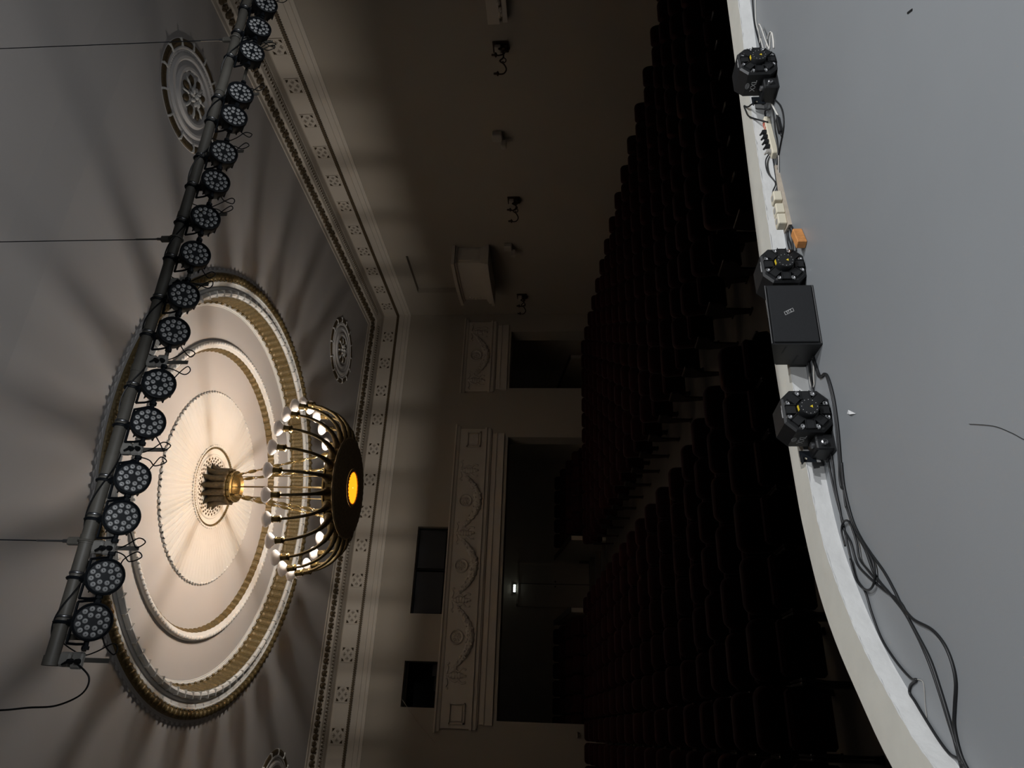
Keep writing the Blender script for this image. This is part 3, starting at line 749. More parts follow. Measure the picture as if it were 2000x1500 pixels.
# ------------------------------------------------------------------ relief panels on the back wall
def garland(mb, x0, x1, zt, zb, y):
    xm = (x0 + x1) / 2; w = (x1 - x0) / 2; pts = []; rr = []; n = 26
    for i in range(n + 1):
        t = -1 + 2 * i / n; x = xm + w * .93 * t; z = zb + (zt - zb) * (abs(t) ** 1.9)
        pts.append((x, y, z)); rr.append(.03 + .115 * (1 - abs(t) ** 1.6) * (1 + .18 * (-1) ** i))
    m0 = mb.m; mb.m = m0 @ Matrix.Translation((0, y, 0)) @ Matrix.Diagonal((1, .85, 1, 1)) @ Matrix.Translation((0, -y, 0)); mb.tube(pts, rr, 8)
    for i in range(2, n - 1):
        p = pts[i]
        for q in range(3):
            mb.sph((p[0] + random.uniform(-.03, .03), y - rr[i] * .8, p[2] + rr[i] * random.uniform(-.8, .8)), (.032, .035, .032), 6, 4)
    mb.m = m0
def relief_panel(name, label, x0, x1, z0, z1, pend, squares, y=YB):
    t = thing(name, label, 'relief panel', ((x0 + x1) / 2, YB, z0), 0, 'carved frieze panels over the rear openings')
    ox = Vector(t.location)
    def F(m): m.m = Matrix.Translation(-ox); return m
    mb = F(MB()); mb.bbox((x0 + .04, y - .06, z0 + .06), (x1 - .04, y, z1 - .1)); mb.build('panel_board', M_FRIEZE, t)
    mb = F(MB())
    prof = [(0, z1 + .07), (.17, z1 + .06), (.17, z1 + .02), (.12, z1 - .02), (.10, z1 - .07), (.08, z1 - .10), (.06, z1 - .11)]
    for a, b in zip(prof, prof[1:]):
        mb.add([(x0 - a[0] * .5, y - a[0], a[1]), (x1 + a[0] * .5, y - a[0], a[1]), (x1 + b[0] * .5, y - b[0], b[1]), (x0 - b[0] * .5, y - b[0], b[1])], [(0, 1, 2, 3)])
    for xe, s in ((x0, -1), (x1, 1)):
        mb.add([(xe + s * d * .5, y - d, z) for d, z in prof] + [(xe, y, z1 + .07), (xe, y, z1 - .11)], [tuple(range(len(prof))) + (len(prof) + 1, len(prof))])
    mb.build('crown_moulding', M_FRIEZE, t)
    mb = F(MB()); mb.bbox((x0, y - .12, z0 - .015), (x1, y, z0 + .015)); mb.bbox((x0, y - .085, z0 + .015), (x1, y, z0 + .06)); mb.bbox((x0 + .02, y - .075, z0 - .13), (x1 - .02, y, z0 - .015)); mb.bbox((x0 + .05, y - .04, z0 - .17), (x1 - .05, y, z0 - .13)); mb.build('sill_moulding', M_FRIEZE, t)
    ys = y - .06; zt, zb = z1 - .22, z0 + .17
    for a, b in zip(pend, pend[1:]):
        mb = F(MB()); garland(mb, min(a, b), max(a, b), zt - .05, zb, ys); mb.build('garland', M_FRIEZE, t, True)
        xm = (a + b) / 2; zr = z1 - .43
        mb = F(MB()); mb.rev([(.225, 0), (.225, .03), (.195, .065), (.165, .02), (.15, .008), (.001, .008)], 28, (xm, ys, zr), Matrix.Rotation(PI / 2, 3, 'X'))
        for q in range(12):
            an = 2 * PI * q / 12; mb.sph((xm + .095 * math.cos(an), ys - .010, zr + .095 * math.sin(an)), (.05, .03, .015), 6, 4, Matrix.Rotation(-an, 3, 'Y'))
        mb.sph((xm, ys - .01, zr), (.035, .02, .035), 8, 5); mb.build('wreath_rosette', M_FRIEZE, t, True, 35)
    for p in pend:
        mb = F(MB())
        for q in range(7):
            f = q / 6; mb.sph((p + random.uniform(-.015, .015), ys - .01, zt - .02 - f * .5), (.045 + .06 * math.sin(PI * f), .05, .065), 8, 5)
        for s in (-1, 1):
            mb.tube(cr([(p, ys - .005, zt), (p + s * .10, ys - .005, zt - .10), (p + s * .16, ys - .005, zt - .24), (p + s * .12, ys - .005, zt - .33), (p + s * .20, ys - .005, zt - .44), (p + s * .17, ys - .005, zt - .56)], 4), .03, 6)
            mb.tube(cr([(p + s * .06, ys - .005, zt + .02), (p + s * .22, ys - .005, zt - .02), (p + s * .3, ys - .005, zt + .03), (p + s * .36, ys - .005, zt - .05)], 4), .026, 6)
        mb.build('pendant', M_FRIEZE, t, True)
    for a, b in squares:
        mb = F(MB()); z2, z3 = z0 + .20, z1 - .34
        
        for p, q in (((a, z2), (b, z2 + .04)), ((a, z3 - .04), (b, z3)), ((a, z2), (a + .04, z3)), ((b - .04, z2), (b, z3))): mb.bbox((p[0], ys - .06, p[1]), (q[0], ys, q[1]))
        mb.bbox((a + .08, ys - .045, z2 + .08), (b - .08, ys, z3 - .08)); mb.build('square_tablet', M_FRIEZE, t)
relief_panel('relief_panel', 'long carved plaster frieze panel with three garlands over the wide rear opening', .10, 9.46, 4.30, 5.31, [7.92, 5.80, 3.71, 1.54], [(8.76, 9.29), (.25, .81)])
relief_panel('relief_panel', 'short carved plaster frieze panel with one garland over the right rear opening', 10.82, 13.72, 4.30, 5.27, [13.25, 11.28], [])
for nm, lab, x0, x1 in (('opening_architrave', 'plain plaster architrave above the wide rear opening', .25, 9.27), ('opening_architrave', 'plain plaster architrave above the right rear opening', 10.92, 13.56)):
    t = thing(nm, lab, 'architrave', ((x0 + x1) / 2, YB, 3.7), 0, 'architraves of the rear openings')
    mb = MB(); h = (x1 - x0) / 2; mb.bbox((-h, -.05, 0), (h, 0, .24)); mb.build('architrave_board', M_FRIEZE, t)
    mb = MB(); mb.bbox((-h, -.075, .24), (h, 0, .27)); mb.bbox((-h + .02, -.06, .27), (h - .02, 0, .38)); mb.build('architrave_cap', M_FRIEZE, t)

t = thing('wall_shelf', 'tiny pale wall bracket on the back wall left of the wide opening', 'bracket', (.10, YB, 1.27))
mb = MB(); mb.rbox((0, -.05, 0), (.16, .10, .03), .006); mb.build('bracket_plate', M_FRIEZE, t)
mb = MB(); mb.box((0, -.02, -.05), (.03, .03, .08)); mb.build('bracket_leg', M_FRIEZE, t)
# ------------------------------------------------------------------ right wall fittings
t = thing('wall_box', 'projecting bowed plaster box on the right wall below a recess', 'wall box', (XR, 19.7, 4.05))
def bow(y, d): return d + .10 * (1 - ((y - 1.07) / 1.07) ** 2)     # y from 0 to 2.14 along wall
def bowed(z0, z1, d, e=0):
    mb = MB(); n = 16; P = []
    for i in range(n + 1):
        y = -e + (2.14 + 2 * e) * i / n; P.append((-bow(min(2.14, max(0, y)), d), y - 1.07))
    poly = [(0, -1.07 - e)] + P + [(0, 1.07 + e)]
    return mb.prism(poly, z0, z1)
bowed(.10, 1.02, .59).build('box_body', M_FRIEZE, t, False)
m = bowed(1.02, 1.08, .65, .06); m2 = bowed(1.08, 1.18, .74, .14); m.add(m2.v, m2.f); m.build('top_moulding', M_FRIEZE, t)
m = bowed(.20, .25, .65, .06); m2 = bowed(.10, .20, .70, .10); m.add(m2.v, m2.f); m2 = bowed(.0, .10, .76, .15); m.add(m2.v, m2.f); m.build('base_moulding', M_FRIEZE, t)
mb = MB(); mb.bbox((-.5, -1.085, .30), (-.05, -1.07, .95)); mb.build('end_panel', M_FRIEZE, t)
mb = MB()
for a in range(10):
    an = 2 * PI * a / 10; mb.sph((-.61, .86 + .13 * math.cos(an), .62 + .2 * math.sin(an)), (.03, .05, .06), 6, 4)
mb.build('carved_ornament', M_FRIEZE, t, True)
sc0 = None
for k, (y, lab) in enumerate(((11.19, 'bronze twin arm wall sconce on the right wall nearest the stage'), (16.38, 'bronze twin arm wall sconce on the right wall, middle one'), (21.47, 'bronze twin arm wall sconce on the right wall nearest the far corner'))):
    if k == 0:
        t = sc0 = thing('wall_sconce', lab, 'wall lamp', (XR, y, 3.05), 0, 'bronze sconces on the right wall')
        mb = MB(); mb.rbox((-.02, 0, 0), (.04, .30, .36), .012); mb.sph((-.06, 0, -.10), (.07, .1, .12), 10, 6); mb.build('wall_plate', M_BRONZE, t, True, 40)
        mb = MB(); mb.rbox((-.10, 0, .06), (.12, .2, .14), .015); mb.build('shade', M_SHADE, t)
        for q in (-1, 1):
            mb = MB(); mb.tube(cr([(-.08, q * .06, -.05), (-.20, q * .13, -.06), (-.28, q * .16, .02), (-.36, q * .18, -.07), (-.48, q * .22, -.13), (-.58, q * .25, -.08), (-.60, q * .25, .02), (-.56, q * .25, .06)], 5), .018, 6)
            mb.tube(cr([(-.2, q * .13, -.05), (-.26, q * .14, -.12), (-.33, q * .16, -.10), (-.30, q * .16, -.04)], 4), .013, 5)
            a = mb.build('arm', M_BRONZE, t, True)
            mb = MB(); mb.rev([(.02, -.02), (.05, .0), (.06, .02), (.03, .04), (.025, .10), (.005, .11)], 12, (-.58, q * .25, .05)); mb.build('candle_cup', M_BRONZE, a, True)
    else:
        t = copy_tree(sc0); t.location.y = y; t['label'] = lab; t.location.z = 3.05 + .06 * k
for y, z, lab in ((13.94, 3.30, 'small white wall speaker pair on the right wall between the first two sconces'), (18.64, 3.38, 'small white wall speaker pair on the right wall under the projecting box')):
    t = thing('wall_speaker', lab, 'speaker', (XR, y, z), 0, 'small white boxes on the right wall')
    mb = MB(); mb.rbox((-.08, -.10, .06), (.16, .26, .26), .02); mb.build('upper_box', M_WBOX, t)
    mb = MB(); mb.rbox((-.20, .06, -.10), (.22, .16, .15), .02); mb.box((-.05, .06, -.06), (.1, .08, .08)); mb.build('lower_box', M_WBOX, t)
t = thing('door_relief', 'carved plaster overdoor panel on the right wall at the frame edge', 'relief', (XR, 9.75, 2.85))
mb = MB(); mb.bbox((-.10, -.85, .16), (0, .80, .42)); mb.bbox((-.16, -.8, -.02), (0, .72, .08)); mb.build('panel_board', M_FRIEZE, t)
mb = MB()
for i in range(26): mb.sph((-.11, -.8 + 1.5 * random.random(), .09 + .08 * random.random()), (.05, .06, .035), 6, 4)
mb.build('carving', M_FRIEZE, t, True)
mb = MB(); mb.tube([(.85, YB - .008, 6.38), (.3, YB - .008, 5.9), (-.25, YB - .008, 5.32)], .009, 5)
tag(mb.build('wall_cable', M_WALL), 'thin painted cable running diagonally down from the left projection window', 'cable')

# ------------------------------------------------------------------ things along the stage edge
def octagon(h, c): return [(-h + c, -h), (h - c, -h), (h, -h + c), (h, h - c), (h - c, h), (-h + c, h), (-h, h - c), (-h, -h + c)]
def stage_unit(label, x, y, rz, box=True):
    t = thing('stage_effect_unit', label, 'stage machine', (x, y, 0), rz, 'octagonal stage machines along the kerb')
    h, c, L, zc = .135, .056, .20, .135
    F = lambda a, b, d: (a, d, zc + b)
    mb = MB(); o1 = octagon(h, c); o0 = octagon(h - .012, c - .006); n = 8
    vs = [F(a, b, .0) for a, b in o0] + [F(a, b, .012) for a, b in o1] + [F(a, b, L) for a, b in o1]
    fs = [tuple(range(8))[::-1], tuple(range(16, 24))] + [(r * 8 + i, r * 8 + (i + 1) % 8, r * 8 + 8 + (i + 1) % 8, r * 8 + 8 + i) for r in (0, 1) for i in range(8)]
    mb.add(vs, fs); mb.build('housing', M_BLACK, t)
    mb = MB()
    for i in range(8):                        # eight radial ribs with raised pads
        a = PI / 4 * i; R = Matrix.Rotation(-a, 3, 'Y')
        mb.box(R @ Vector((.094, -.006, 0)) + Vector((0, 0, zc)), (.052, .016, .046), R=R)
        for q in (-1, 1): mb.box(R @ Vector((.092, -.009, q * .026)) + Vector((0, 0, zc)), (.062, .02, .004), R=R)
    mb.build('face_ribs', M_BLACK, t)
    for i in range(8):
        a = PI / 4 * (i + .5); R = Matrix.Rotation(PI / 2, 3, 'X'); p = (.114 * math.cos(a), 0, zc + .114 * math.sin(a))
        mb = MB(); mb.rev([(.017, 0), (.017, .004), (.0135, .009), (.008, .010), (.0075, .004), (.001, .004)], 16, p, R); mb.build('bolt', M_BOLT, t, True, 35)
    R = Matrix.Rotation(PI / 2, 3, 'X')
    mb = MB(); mb.rev([(.055, -.002), (.055, .045), (.052, .05), (.001, .05)], 32, (0, 0, zc), R); cap = mb.build('centre_cap', M_BLACK, t, True, 35)
    mb = MB()
    for i in range(12):
        a = 2 * PI * i / 12; mb.cyl((.044 * math.cos(a), -.0498, zc + .044 * math.sin(a)), (.044 * math.cos(a), -.0512, zc + .044 * math.sin(a)), .0022, n=6)
    mb.build('dot_ring', M_PRINT, cap)
    mb = MB(); mb.prism([(-.009, -.018), (.009, -.018), (0, -.002)], -.0500, -.0514, lambda a, b, d: (a, d, zc + b)); mb.build('warning_triangle', M_YEL, cap)
    mb = MB(); R2 = Matrix.Rotation(math.radians(-8), 3, 'Y'); mb.box((0, -.025, zc + .0553), (.032, .022, .0015), R=R2); mb.build('warning_label', M_YEL, cap)
    # side print on the -x facet and the top facet
    M = Matrix(((0, 0, -1, -h - .0006), (-1, 0, 0, .11), (0, 1, 0, zc + .02), (0, 0, 0, 1)))
    text_mesh('XXL', .052, 'side_print', M_PRINT, t, M)
    mb = MB()
    for r in (.026, .021): mb.tube([(-h - .0005, .11 + r * math.cos(a), zc + .085 - .0 + .55 * r * math.sin(a) - .02) for a in [2 * PI * j / 20 for j in range(20)]], .0008, 4, True)
    for q in range(4): mb.box((-h - .0005, .11, zc + .058 + .005 * q), (.001, .03, .0018))
    mb.build('round_stamp', M_PRINT, t)
    mb = MB(); mb.box((0, .02, zc + h + .0003), (.08, .006, .0008)); mb.box((-.01, .03, zc + h + .0003), (.05, .003, .0008)); mb.build('top_print', M_PRINT, t)
    if not box: return t
    mb = MB(); mb.rbox((-.175, .12, .05), (.10, .15, .10), .008); mb.box((-.175, .12, .004), (.12, .17, .008)); mb.build('connector_box', M_BLACK, t)
    mb = MB(); mb.rev([(.018, 0), (.018, .018), (.012, .022), (.011, .004), (.001, .004)], 18, (-.185, .043, .06), Matrix.Rotation(PI / 2, 3, 'X')); mb.build('front_connector', M_STEEL, t, True, 35)
    mb = MB(); mb.rev([(.02, 0), (.02, .014), (.013, .018), (.012, .002), (.001, .002)], 18, (-.175, .10, .10)); mb.build('top_connector', M_STEEL, t, True, 35)
    mb = MB(); mb.box((-.21, .178, .115), (.07, .006, .09)); mb.box((-.235, .165, .155), (.05, .03, .006)); mb.build('bracket', M_BLACKM, t)
    mb = MB(); mb.cyl((-.225, .174, .13), (-.225, .1815, .13), .007, n=10); mb.build('bracket_hole', M_CREAM, t)
    return t
stage_unit('black octagonal stage machine on the kerb nearest the right frame edge', 4.468, 3.757, math.radians(1))
stage_unit('black octagonal stage machine touching the black loudspeaker', 2.762, 3.89, math.radians(3), False)
stage_unit('black octagonal stage machine left of the loudspeaker with cables behind it', 1.742, 3.885, math.radians(4))

t = thing('monitor_speaker', 'black box loudspeaker standing on the stage edge between two octagonal machines', 'speaker', (2.355, 3.83, 0), math.radians(-2))
mb = MB()
pr = [(.0, .0), (.28, .0), (.28, .20), (.26, .215), (.0, .297)]
mb.prism(pr, -.205, .205, lambda a, b, c: (c, a, b)); mb.build('cabinet', M_BLACK, t)
mb = MB(); mb.rbox((0, -.006, .15), (.385, .012, .265), .004); gr = mb.build('front_grille', M_GRILLE, t)
mb = MB()
for a, b in (((-.2, .008), (.2, .008)), ((-.2, .292), (.2, .292))): mb.tube([(a[0], -.002, a[1]), (b[0], -.002, b[1])], .004, 5)
mb.build('cabinet_edge', M_BLACK, t)
# little badge, skewed bordered plate with three letters
RB = Matrix.Rotation(PI / 2, 4, 'X') @ Matrix.Rotation(math.radians(-90 + 27), 4, 'Z')
bd = MB(); sk = .2
def BP(x, z): return (x + z * sk, z, 0)
for a, b, c, d_ in ((-.031, -.0115, .031, -.0095), (-.031, .0095, .031, .0115), (-.031, -.0115, -.0285, .0115), (.0285, -.0115, .031, .0115)):
    bd.add([BP(a, b), BP(c, b), BP(c, d_), BP(a, d_)], [(0, 1, 2, 3)])
bdo = bd.build('badge', M_PRINT, gr); bdo.matrix_local = Matrix.Translation((.012, -.0135, .172)) @ RB
text_mesh('STZ', .022, 'badge_letters', M_PRINT, bdo, Matrix.Translation((0, -.0005, .0005)))
mb = MB(); mb.bbox((-.2052, .03, .20), (-.2058, .12, .208)); mb.bbox((-.2052, .15, .10), (-.2058, .25, .11)); mb.build('scuff_marks', M_BLACKM, t)
mb = MB()
for sx in (-.17, .17):
    for sy in (.04, .22): mb.cyl((sx, sy, -.0), (sx, sy, .004), .015, n=10)
mb.build('foot', M_BLACK, t)

t = thing('wood_block', 'small orange wooden block on the stage floor behind the middle octagonal machine', 'block', (2.93, 3.84, 0), math.radians(20))
mb = MB(); mb.rbox((0, 0, .03), (.15, .055, .06), .004); mb.build('block_body', M_WOOD, t)
# socket board with two cream double sockets
t = thing('socket_board', 'long beige board carrying cream socket outlets along the kerb', 'socket board', (3.40, 4.06, 0), math.radians(3))
mb = MB(); mb.prism([(-.24, -.055), (-.22, .06), (.36, .0), (.36, -.012)], 0, .022); mb.build('board', M_PLANK, t)
for x0, w in ((.045, .085), (-.07, .085), (-.165, .09)):
    mb = MB(); mb.rbox((x0, .0, .05), (w, .075, .058), .005); s = mb.build('socket_outlet', M_CREAM, t)
    mb = MB(); mb.cyl((x0, .0, .078), (x0, .0, .0805), .022, n=16); mb.cyl((x0, .036, .05), (x0, .0395, .05), .018, n=16); mb.build('socket_face', M_SOCK, s, True, 40)
t = thing('power_strip', 'white power strip full of black plugs behind the right octagonal machine', 'power strip', (4.03, 4.07, 0), math.radians(8))
mb = MB(); mb.rbox((0, 0, .022), (.42, .062, .044), .006); mb.build('strip_body', M_CREAM, t)
mb = MB(); mb.box((.155, 0, .0446), (.05, .04, .0014)); mb.box((.10, 0, .0446), (.025, .035, .0014)); mb.build('red_label', M_RED, t)
for i in range(5):
    mb = MB(); x = .055 - .055 * i; mb.cyl((x, 0, .044), (x, -.005, .072), .022, .017, 12); mb.cyl((x, -.004, .066), (x + .01, .03, .078), .011, .007, 8); mb.build('plug', M_BLACK if i < 4 else M_SOCK, t, True, 40)
t = thing('cable_adapter', 'flat black inline adapter among cables beside the power strip', 'adapter', (3.955, 3.885, 0), math.radians(5))
mb = MB(); mb.rbox((0, 0, .014), (.15, .04, .028), .006); mb.build('adapter_body', M_BLACK, t)
mb = MB(); mb.cyl((.075, 0, .014), (.11, 0, .014), .010, .006, 8); mb.cyl((-.075, 0, .014), (-.11, 0, .014), .010, .006, 8); mb.build('strain_relief', M_BLACK, t, True)

def onto(x, y, z):                            # lay a floor point against the kerb when it would run into it
    yf = inner_y(x) - .012
    if y > yf:
        k = yf / y; return (x * k, yf - .004, max(z, 1.5 * (1 - k)))
    return (x, y, z)
def cable(name, label, pts, r=.006, m=M_CABLE, lift=None, cat='cable', group='cables along the stage edge'):
    P = []
    for i, (x, y) in enumerate(pts):
        z = r + .001 + (lift[i] if lift else 0); P.append(onto(x, y, z))
    Q = cr(P, 6); Q = [Vector((q.x, q.y, max(q.z, r + .0005))) for q in Q]
    mb = MB(); mb.tube(Q, r, 6); return tag(mb.build(name, m, None, True), label, cat, group)
cable('black_cable', 'black cable running along the kerb to the right octagonal machine from the frame edge', [(5.494, 3.997), (5.306, 4.04), (5.167, 4.04), (5.017, 4.02), (4.893, 4.0), (4.75, 3.98)])
cable('white_cable', 'thin white cable beside the black one at the right frame edge', [(5.43, 3.93), (5.215, 4.01), (5.058, 3.99), (4.861, 3.96), (4.74, 3.95)], .004, M_WCAB)
cable('white_cable', 'large white cable loop standing behind the right octagonal machine', [(4.95, 4.0), (5.00, 3.93), (4.977, 3.853), (4.885, 3.818), (4.761, 3.83), (4.68, 3.84)], .0045, M_WCAB, [0, .02, .04, .04, .02, 0])
cable('white_cable', 'middle white cable loop behind the right octagonal machine', [(4.77, 3.906), (4.801, 3.828), (4.774, 3.763), (4.683, 3.748), (4.60, 3.764)], .004, M_WCAB)
cable('white_cable', 'smallest white cable loop behind the right octagonal machine', [(4.685, 3.838), (4.747, 3.777), (4.732, 3.739), (4.642, 3.738), (4.59, 3.757)], .004, M_WCAB)
cable('black_cable', 'black cable looping around the inline adapter', [(4.27, 3.93), (4.10, 3.83), (3.986, 3.80), (3.90, 3.82), (3.86, 3.87), (3.80, 4.0), (3.74, 4.09), (3.66, 4.11)])
cable('black_cable', 'black cable from the right machine past the power strip to the socket board', [(4.27, 3.97), (4.14, 3.975), (4.023, 3.99), (3.901, 3.99), (3.75, 4.03), (3.66, 4.11), (3.55, 4.12)])
cable('black_cable', 'short black cable loop against the kerb beside the right machine', [(4.27, 4.03), (4.36, 4.13), (4.30, 4.15), (4.195, 4.12)], .005)
cable('black_cable', 'black cable leaving the first plug of the power strip along the kerb', [(4.11, 4.10), (4.056, 4.21), (3.894, 4.13), (3.772, 4.13), (3.58, 4.14)], .005)
cable('black_cable', 'black cable bowing up against the white kerb face before the socket board', [(4.02, 4.11), (3.997, 4.192), (4.02, 4.307), (3.899, 4.303), (3.688, 4.18), (3.676, 4.258), (3.616, 4.273), (3.50, 4.14)], .005)
cable('white_cable', 'short thick white cable entering the inline adapter', [(4.26, 3.97), (4.13, 3.92), (4.06, 3.892)], .007, M_WCAB)
cable('grey_cable', 'grey cable between power strip and socket board', [(3.83, 4.03), (3.79, 4.01), (3.717, 4.045), (3.62, 4.08)], .006, M_SOCK)
o = MB(); o.tube(cr([(4.27, 3.97, .05), (4.33, 4.03, .12), (4.40, 4.12, .125), (4.483, 4.2, .118), (4.584, 4.285, .106), (4.50, 4.26, .106), (4.37, 4.19, .112), (4.24, 4.10, .08), (4.16, 4.05, .03)], 6), .006, 6)
tag(o.build('black_cable', M_CABLE, None, True), 'black cable loop lying over the kerb top beside the right octagonal machine', 'cable', 'cables along the stage edge')
cable('black_cable', 'black cable closest to the kerb between socket board and middle machine', [(3.19, 4.09), (3.12, 4.11), (3.03, 4.10), (2.94, 4.09)])
cable('black_cable', 'second black cable between socket board and middle machine', [(3.20, 4.07), (3.13, 4.085), (3.05, 4.06), (2.95, 4.06)])
cable('black_cable', 'outermost black cable bend between socket board and middle machine', [(3.22, 4.05), (3.20, 4.05), (3.14, 3.988), (3.03, 3.968), (2.935, 3.985)])
cable('black_cable', 'inner black cable bend between socket board and middle machine', [(3.22, 4.06), (3.19, 4.06), (3.142, 4.024), (3.072, 4.018), (2.96, 4.045)])
cable('black_cable', 'black cable bundle end between loudspeaker and left octagonal machine', [(2.16, 4.08), (2.065, 4.09), (2.01, 4.085), (1.93, 4.09)], .008)
cable('white_cable', 'white cable loop between loudspeaker and left octagonal machine', [(2.16, 4.0), (2.044, 4.045), (1.992, 4.065), (1.996, 4.105), (2.05, 4.12), (2.16, 4.08)], .005, M_WCAB)
e3 = [(2.17, 4.0), (2.085, 3.978), (1.987, 3.937), (1.95, 3.84), (1.80, 3.80), (1.634, 3.81), (1.511, 3.835), (1.398, 3.865), (1.3, 3.88), (1.189, 3.894)]
e4 = [(2.17, 4.02), (2.091, 3.996), (1.99, 3.955), (1.96, 3.857), (1.80, 3.817), (1.656, 3.828), (1.548, 3.85), (1.421, 3.882), (1.343, 3.912), (1.292, 3.912), (1.272, 3.88), (1.30, 3.872)]
A_ = [(1.60, 4.02), (1.497, 4.04), (1.315, 4.025), (1.114, 3.98), (.907, 3.954), (.793, 3.918), (.717, 3.84), (.613, 3.809), (.481, 3.745), (.368, 3.629), (.29, 3.512), (.28, 3.459), (.262, 3.524), (.232, 3.55), (.198, 3.53), (.14, 3.47), (.049, 3.385), (-.002, 3.295), (-.018, 3.235), (-.058, 3.165)]
B_ = [(1.58, 3.99), (1.469, 3.977), (1.319, 3.998), (1.198, 3.989), (1.08, 3.98), (.986, 3.915), (.87, 3.881), (.786, 3.778), (.687, 3.616), (.605, 3.466), (.508, 3.405), (.417, 3.347), (.315, 3.3), (.197, 3.266), (.078, 3.238), (-.08, 3.205)]
C_ = [(1.189, 3.894), (1.154, 3.88), (1.03, 3.832), (.912, 3.744), (.767, 3.679), (.645, 3.539), (.557, 3.441), (.452, 3.362), (.346, 3.294), (.227, 3.259), (.099, 3.234), (-.049, 3.218)]
D_ = [(1.414, 3.85), (1.278, 3.873), (1.111, 3.847), (.997, 3.789), (.891, 3.699), (.766, 3.577), (.667, 3.505), (.595, 3.46), (.521, 3.377), (.459, 3.229), (.395, 3.151), (.322, 3.118), (.248, 3.121), (.163, 3.171), (.092, 3.208), (0, 3.205), (-.058, 3.17)]
cable('black_cable', 'long black cable curving in front of the left octagonal machine', e3 + C_[1:], .007)
cable('black_cable', 'black cable pair partner in front of the left machine ending in a hook bend', e4, .007)
cable('black_cable', 'black cable hugging the kerb then looping near the left frame edge', A_, .006)
cable('black_cable', 'black cable in the middle of the bundle left of the machines', B_, .0065)
cable('black_cable', 'black cable bulging out onto the grey floor near the left frame edge', D_, .0065)
cable('black_cable', 'upper coil of black cable left of the machines', [(.98, 3.97), (1.06, 3.985), (1.10, 3.95), (1.10, 3.893), (1.066, 3.845), (.959, 3.807), (.874, 3.805), (.795, 3.719), (.749, 3.667)], .006, M_CABLE, [.012] * 9)
cable('black_cable', 'lower coil of black cable left of the machines', [(.904, 3.93), (.798, 3.905), (.734, 3.832), (.712, 3.746), (.741, 3.674), (.82, 3.648), (.916, 3.714), (1.007, 3.784)], .006, M_CABLE, [.012] * 8)
cable('grey_cable', 'thin grey wire beside the kerb near the left frame edge', [(.281, 3.465), (.271, 3.414), (.243, 3.409), (.188, 3.428), (.13, 3.44)], .002, M_SOCK, None, 'cord')
mb = MB(); mb.add([(1.627, 3.671, .003), (1.636, 3.640, .006), (1.579, 3.562, .002), (1.600, 3.62, .012)], [(0, 1, 3), (1, 2, 3), (0, 3, 2)]); tag(mb.build('paper_scrap', M_PAPER), 'tiny white paper scrap on the grey stage floor', 'scrap')
mb = MB(); mb.tube(cr([(1.112, 2.601, .003), (1.046, 2.463, .003), (.985, 2.377, .003), (.939, 2.323, .003), (.9, 2.26, .003)], 6), .0012, 4); tag(mb.build('thread', M_CABLE), 'fine dark thread lying on the grey stage floor', 'thread')
mb = MB(); mb.box((2.93, 2.233, .002), (.045, .008, .004), math.radians(55)); tag(mb.build('floor_splinter', M_CABLE), 'tiny dark splinter on the stage floor at the right frame edge', 'splinter')

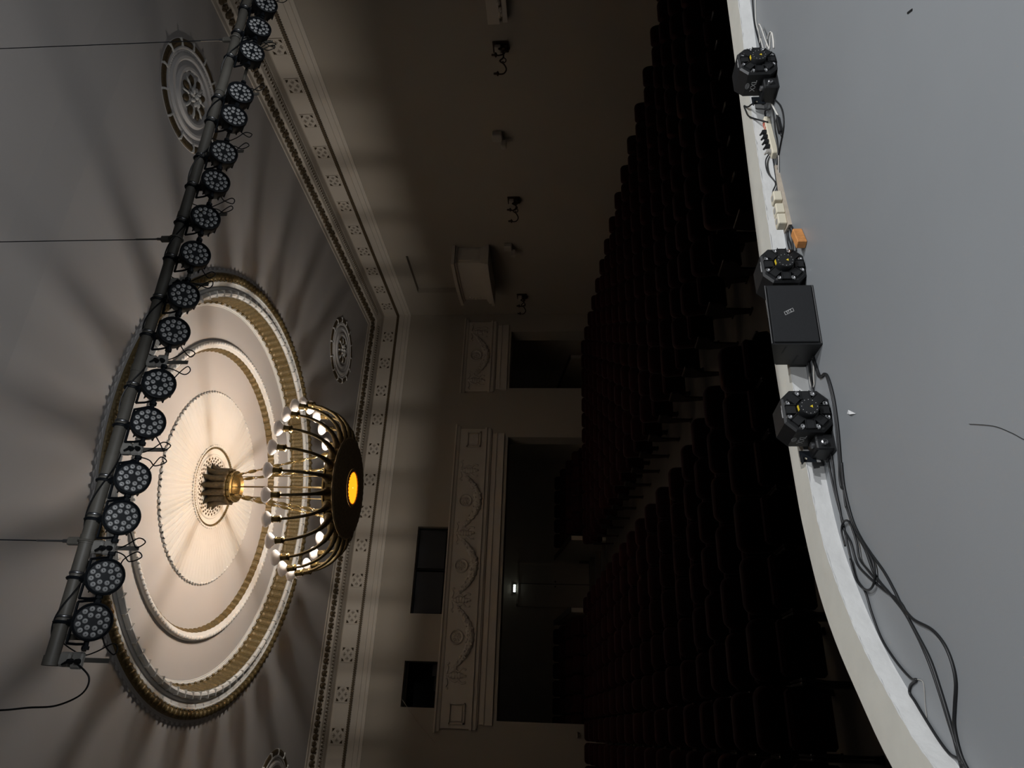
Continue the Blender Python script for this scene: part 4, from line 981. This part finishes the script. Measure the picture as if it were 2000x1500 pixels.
# ------------------------------------------------------------------ lights
def lamp(name, typ, loc, energy, col, **kw):
    l = bpy.data.lights.new(name, typ); l.energy = energy; l.color = col
    for k, v in kw.items(): setattr(l, k, v)
    o = bpy.data.objects.new(name, l); COL.objects.link(o); o.location = loc; return o
def aim(o, p): o.rotation_euler = (Vector(p) - o.location).to_track_quat('-Z', 'Y').to_euler()
WARM = (1.0, .945, .87)
def bowl_lamp(x, y, z, e):
    o = lamp('bowl_lamp', 'POINT', (x, y, z), e, WARM, shadow_soft_size=.09); l = o.data; l.use_nodes = True; nt = l.node_tree
    em = nt.nodes['Emission']; tc = nt.nodes.new('ShaderNodeTexCoord'); sx = nt.nodes.new('ShaderNodeSeparateXYZ')
    nt.links.new(tc.outputs['Normal'], sx.inputs[0])            # photometric web of a lying bulb: less light straight up
    m1 = nt.nodes.new('ShaderNodeMath'); m1.operation = 'MULTIPLY'; nt.links.new(sx.outputs['Z'], m1.inputs[0]); nt.links.new(sx.outputs['Z'], m1.inputs[1])
    m2 = nt.nodes.new('ShaderNodeMath'); m2.operation = 'SUBTRACT'; m2.inputs[0].default_value = 1.12; nt.links.new(m1.outputs[0], m2.inputs[1])
    m3 = nt.nodes.new('ShaderNodeMath'); m3.operation = 'SQRT'; nt.links.new(m2.outputs[0], m3.inputs[0]); nt.links.new(m3.outputs[0], em.inputs['Strength'])
for a, e in ((262, 1.75), (30, .4), (150, .4)):
    bowl_lamp(CX + .30 * math.cos(math.radians(a)), CY + .30 * math.sin(math.radians(a)), 6.385, 222 * e)
for x, e in ((.8, 680), (3.8, 1060), (6.6, 2050)):
    o = lamp('stage_wash', 'SPOT', (x, -2.2, 6.6), e, (.96, .98, 1.0), spot_size=math.radians(95), spot_blend=.5, shadow_soft_size=.07); aim(o, (2.8, 2.6, 0))
for x in (1.0, 4.5, 8.0):
    o = lamp('added_bounce_fill', 'SPOT', (x, 1.5, 3.0), 190, (.92, .96, 1.0), spot_size=math.radians(75), spot_blend=1.0, shadow_soft_size=.35); aim(o, (x + .6, 6.0, 8.9))  # added fill spots standing in for stage floor bounce onto the hall ceiling
mb = MB(); mb.bbox((-6.9, .86, 3.62), (16, .90, 10.2)); struct(mb.build('trim_added_light_block', M_STAGEW))  # unseen border added to keep the stage wash off the seats
w = bpy.data.worlds.new('World'); scn.world = w; w.use_nodes = True
w.node_tree.nodes['Background'].inputs[0].default_value = (0, 0, 0, 1)

# ------------------------------------------------------------------ camera (held sideways: image right is world down)
r = Vector((0.8973309, -0.44135842, 0)); f = Vector((0.43997046, 0.89450901, 0.07924413)); u = r.cross(f)
cam = bpy.data.cameras.new('camera'); co = bpy.data.objects.new('camera', cam); COL.objects.link(co)
M = Matrix.Identity(4)
for i in range(3):
    M[i][0] = -u[i]; M[i][1] = r[i]; M[i][2] = -f[i]
M.translation = Vector((0, 0, 1.5)); co.matrix_world = M
cam.sensor_fit = 'HORIZONTAL'; cam.sensor_width = 36; cam.lens = 1402.84 * 36 / 2000; cam.clip_end = 200; cam.clip_start = .05
scn.camera = co
scn.view_settings.view_transform = 'Standard'; scn.view_settings.look = 'None'; scn.view_settings.gamma = 1; scn.view_settings.exposure = 0
scn.view_settings.use_curve_mapping = False
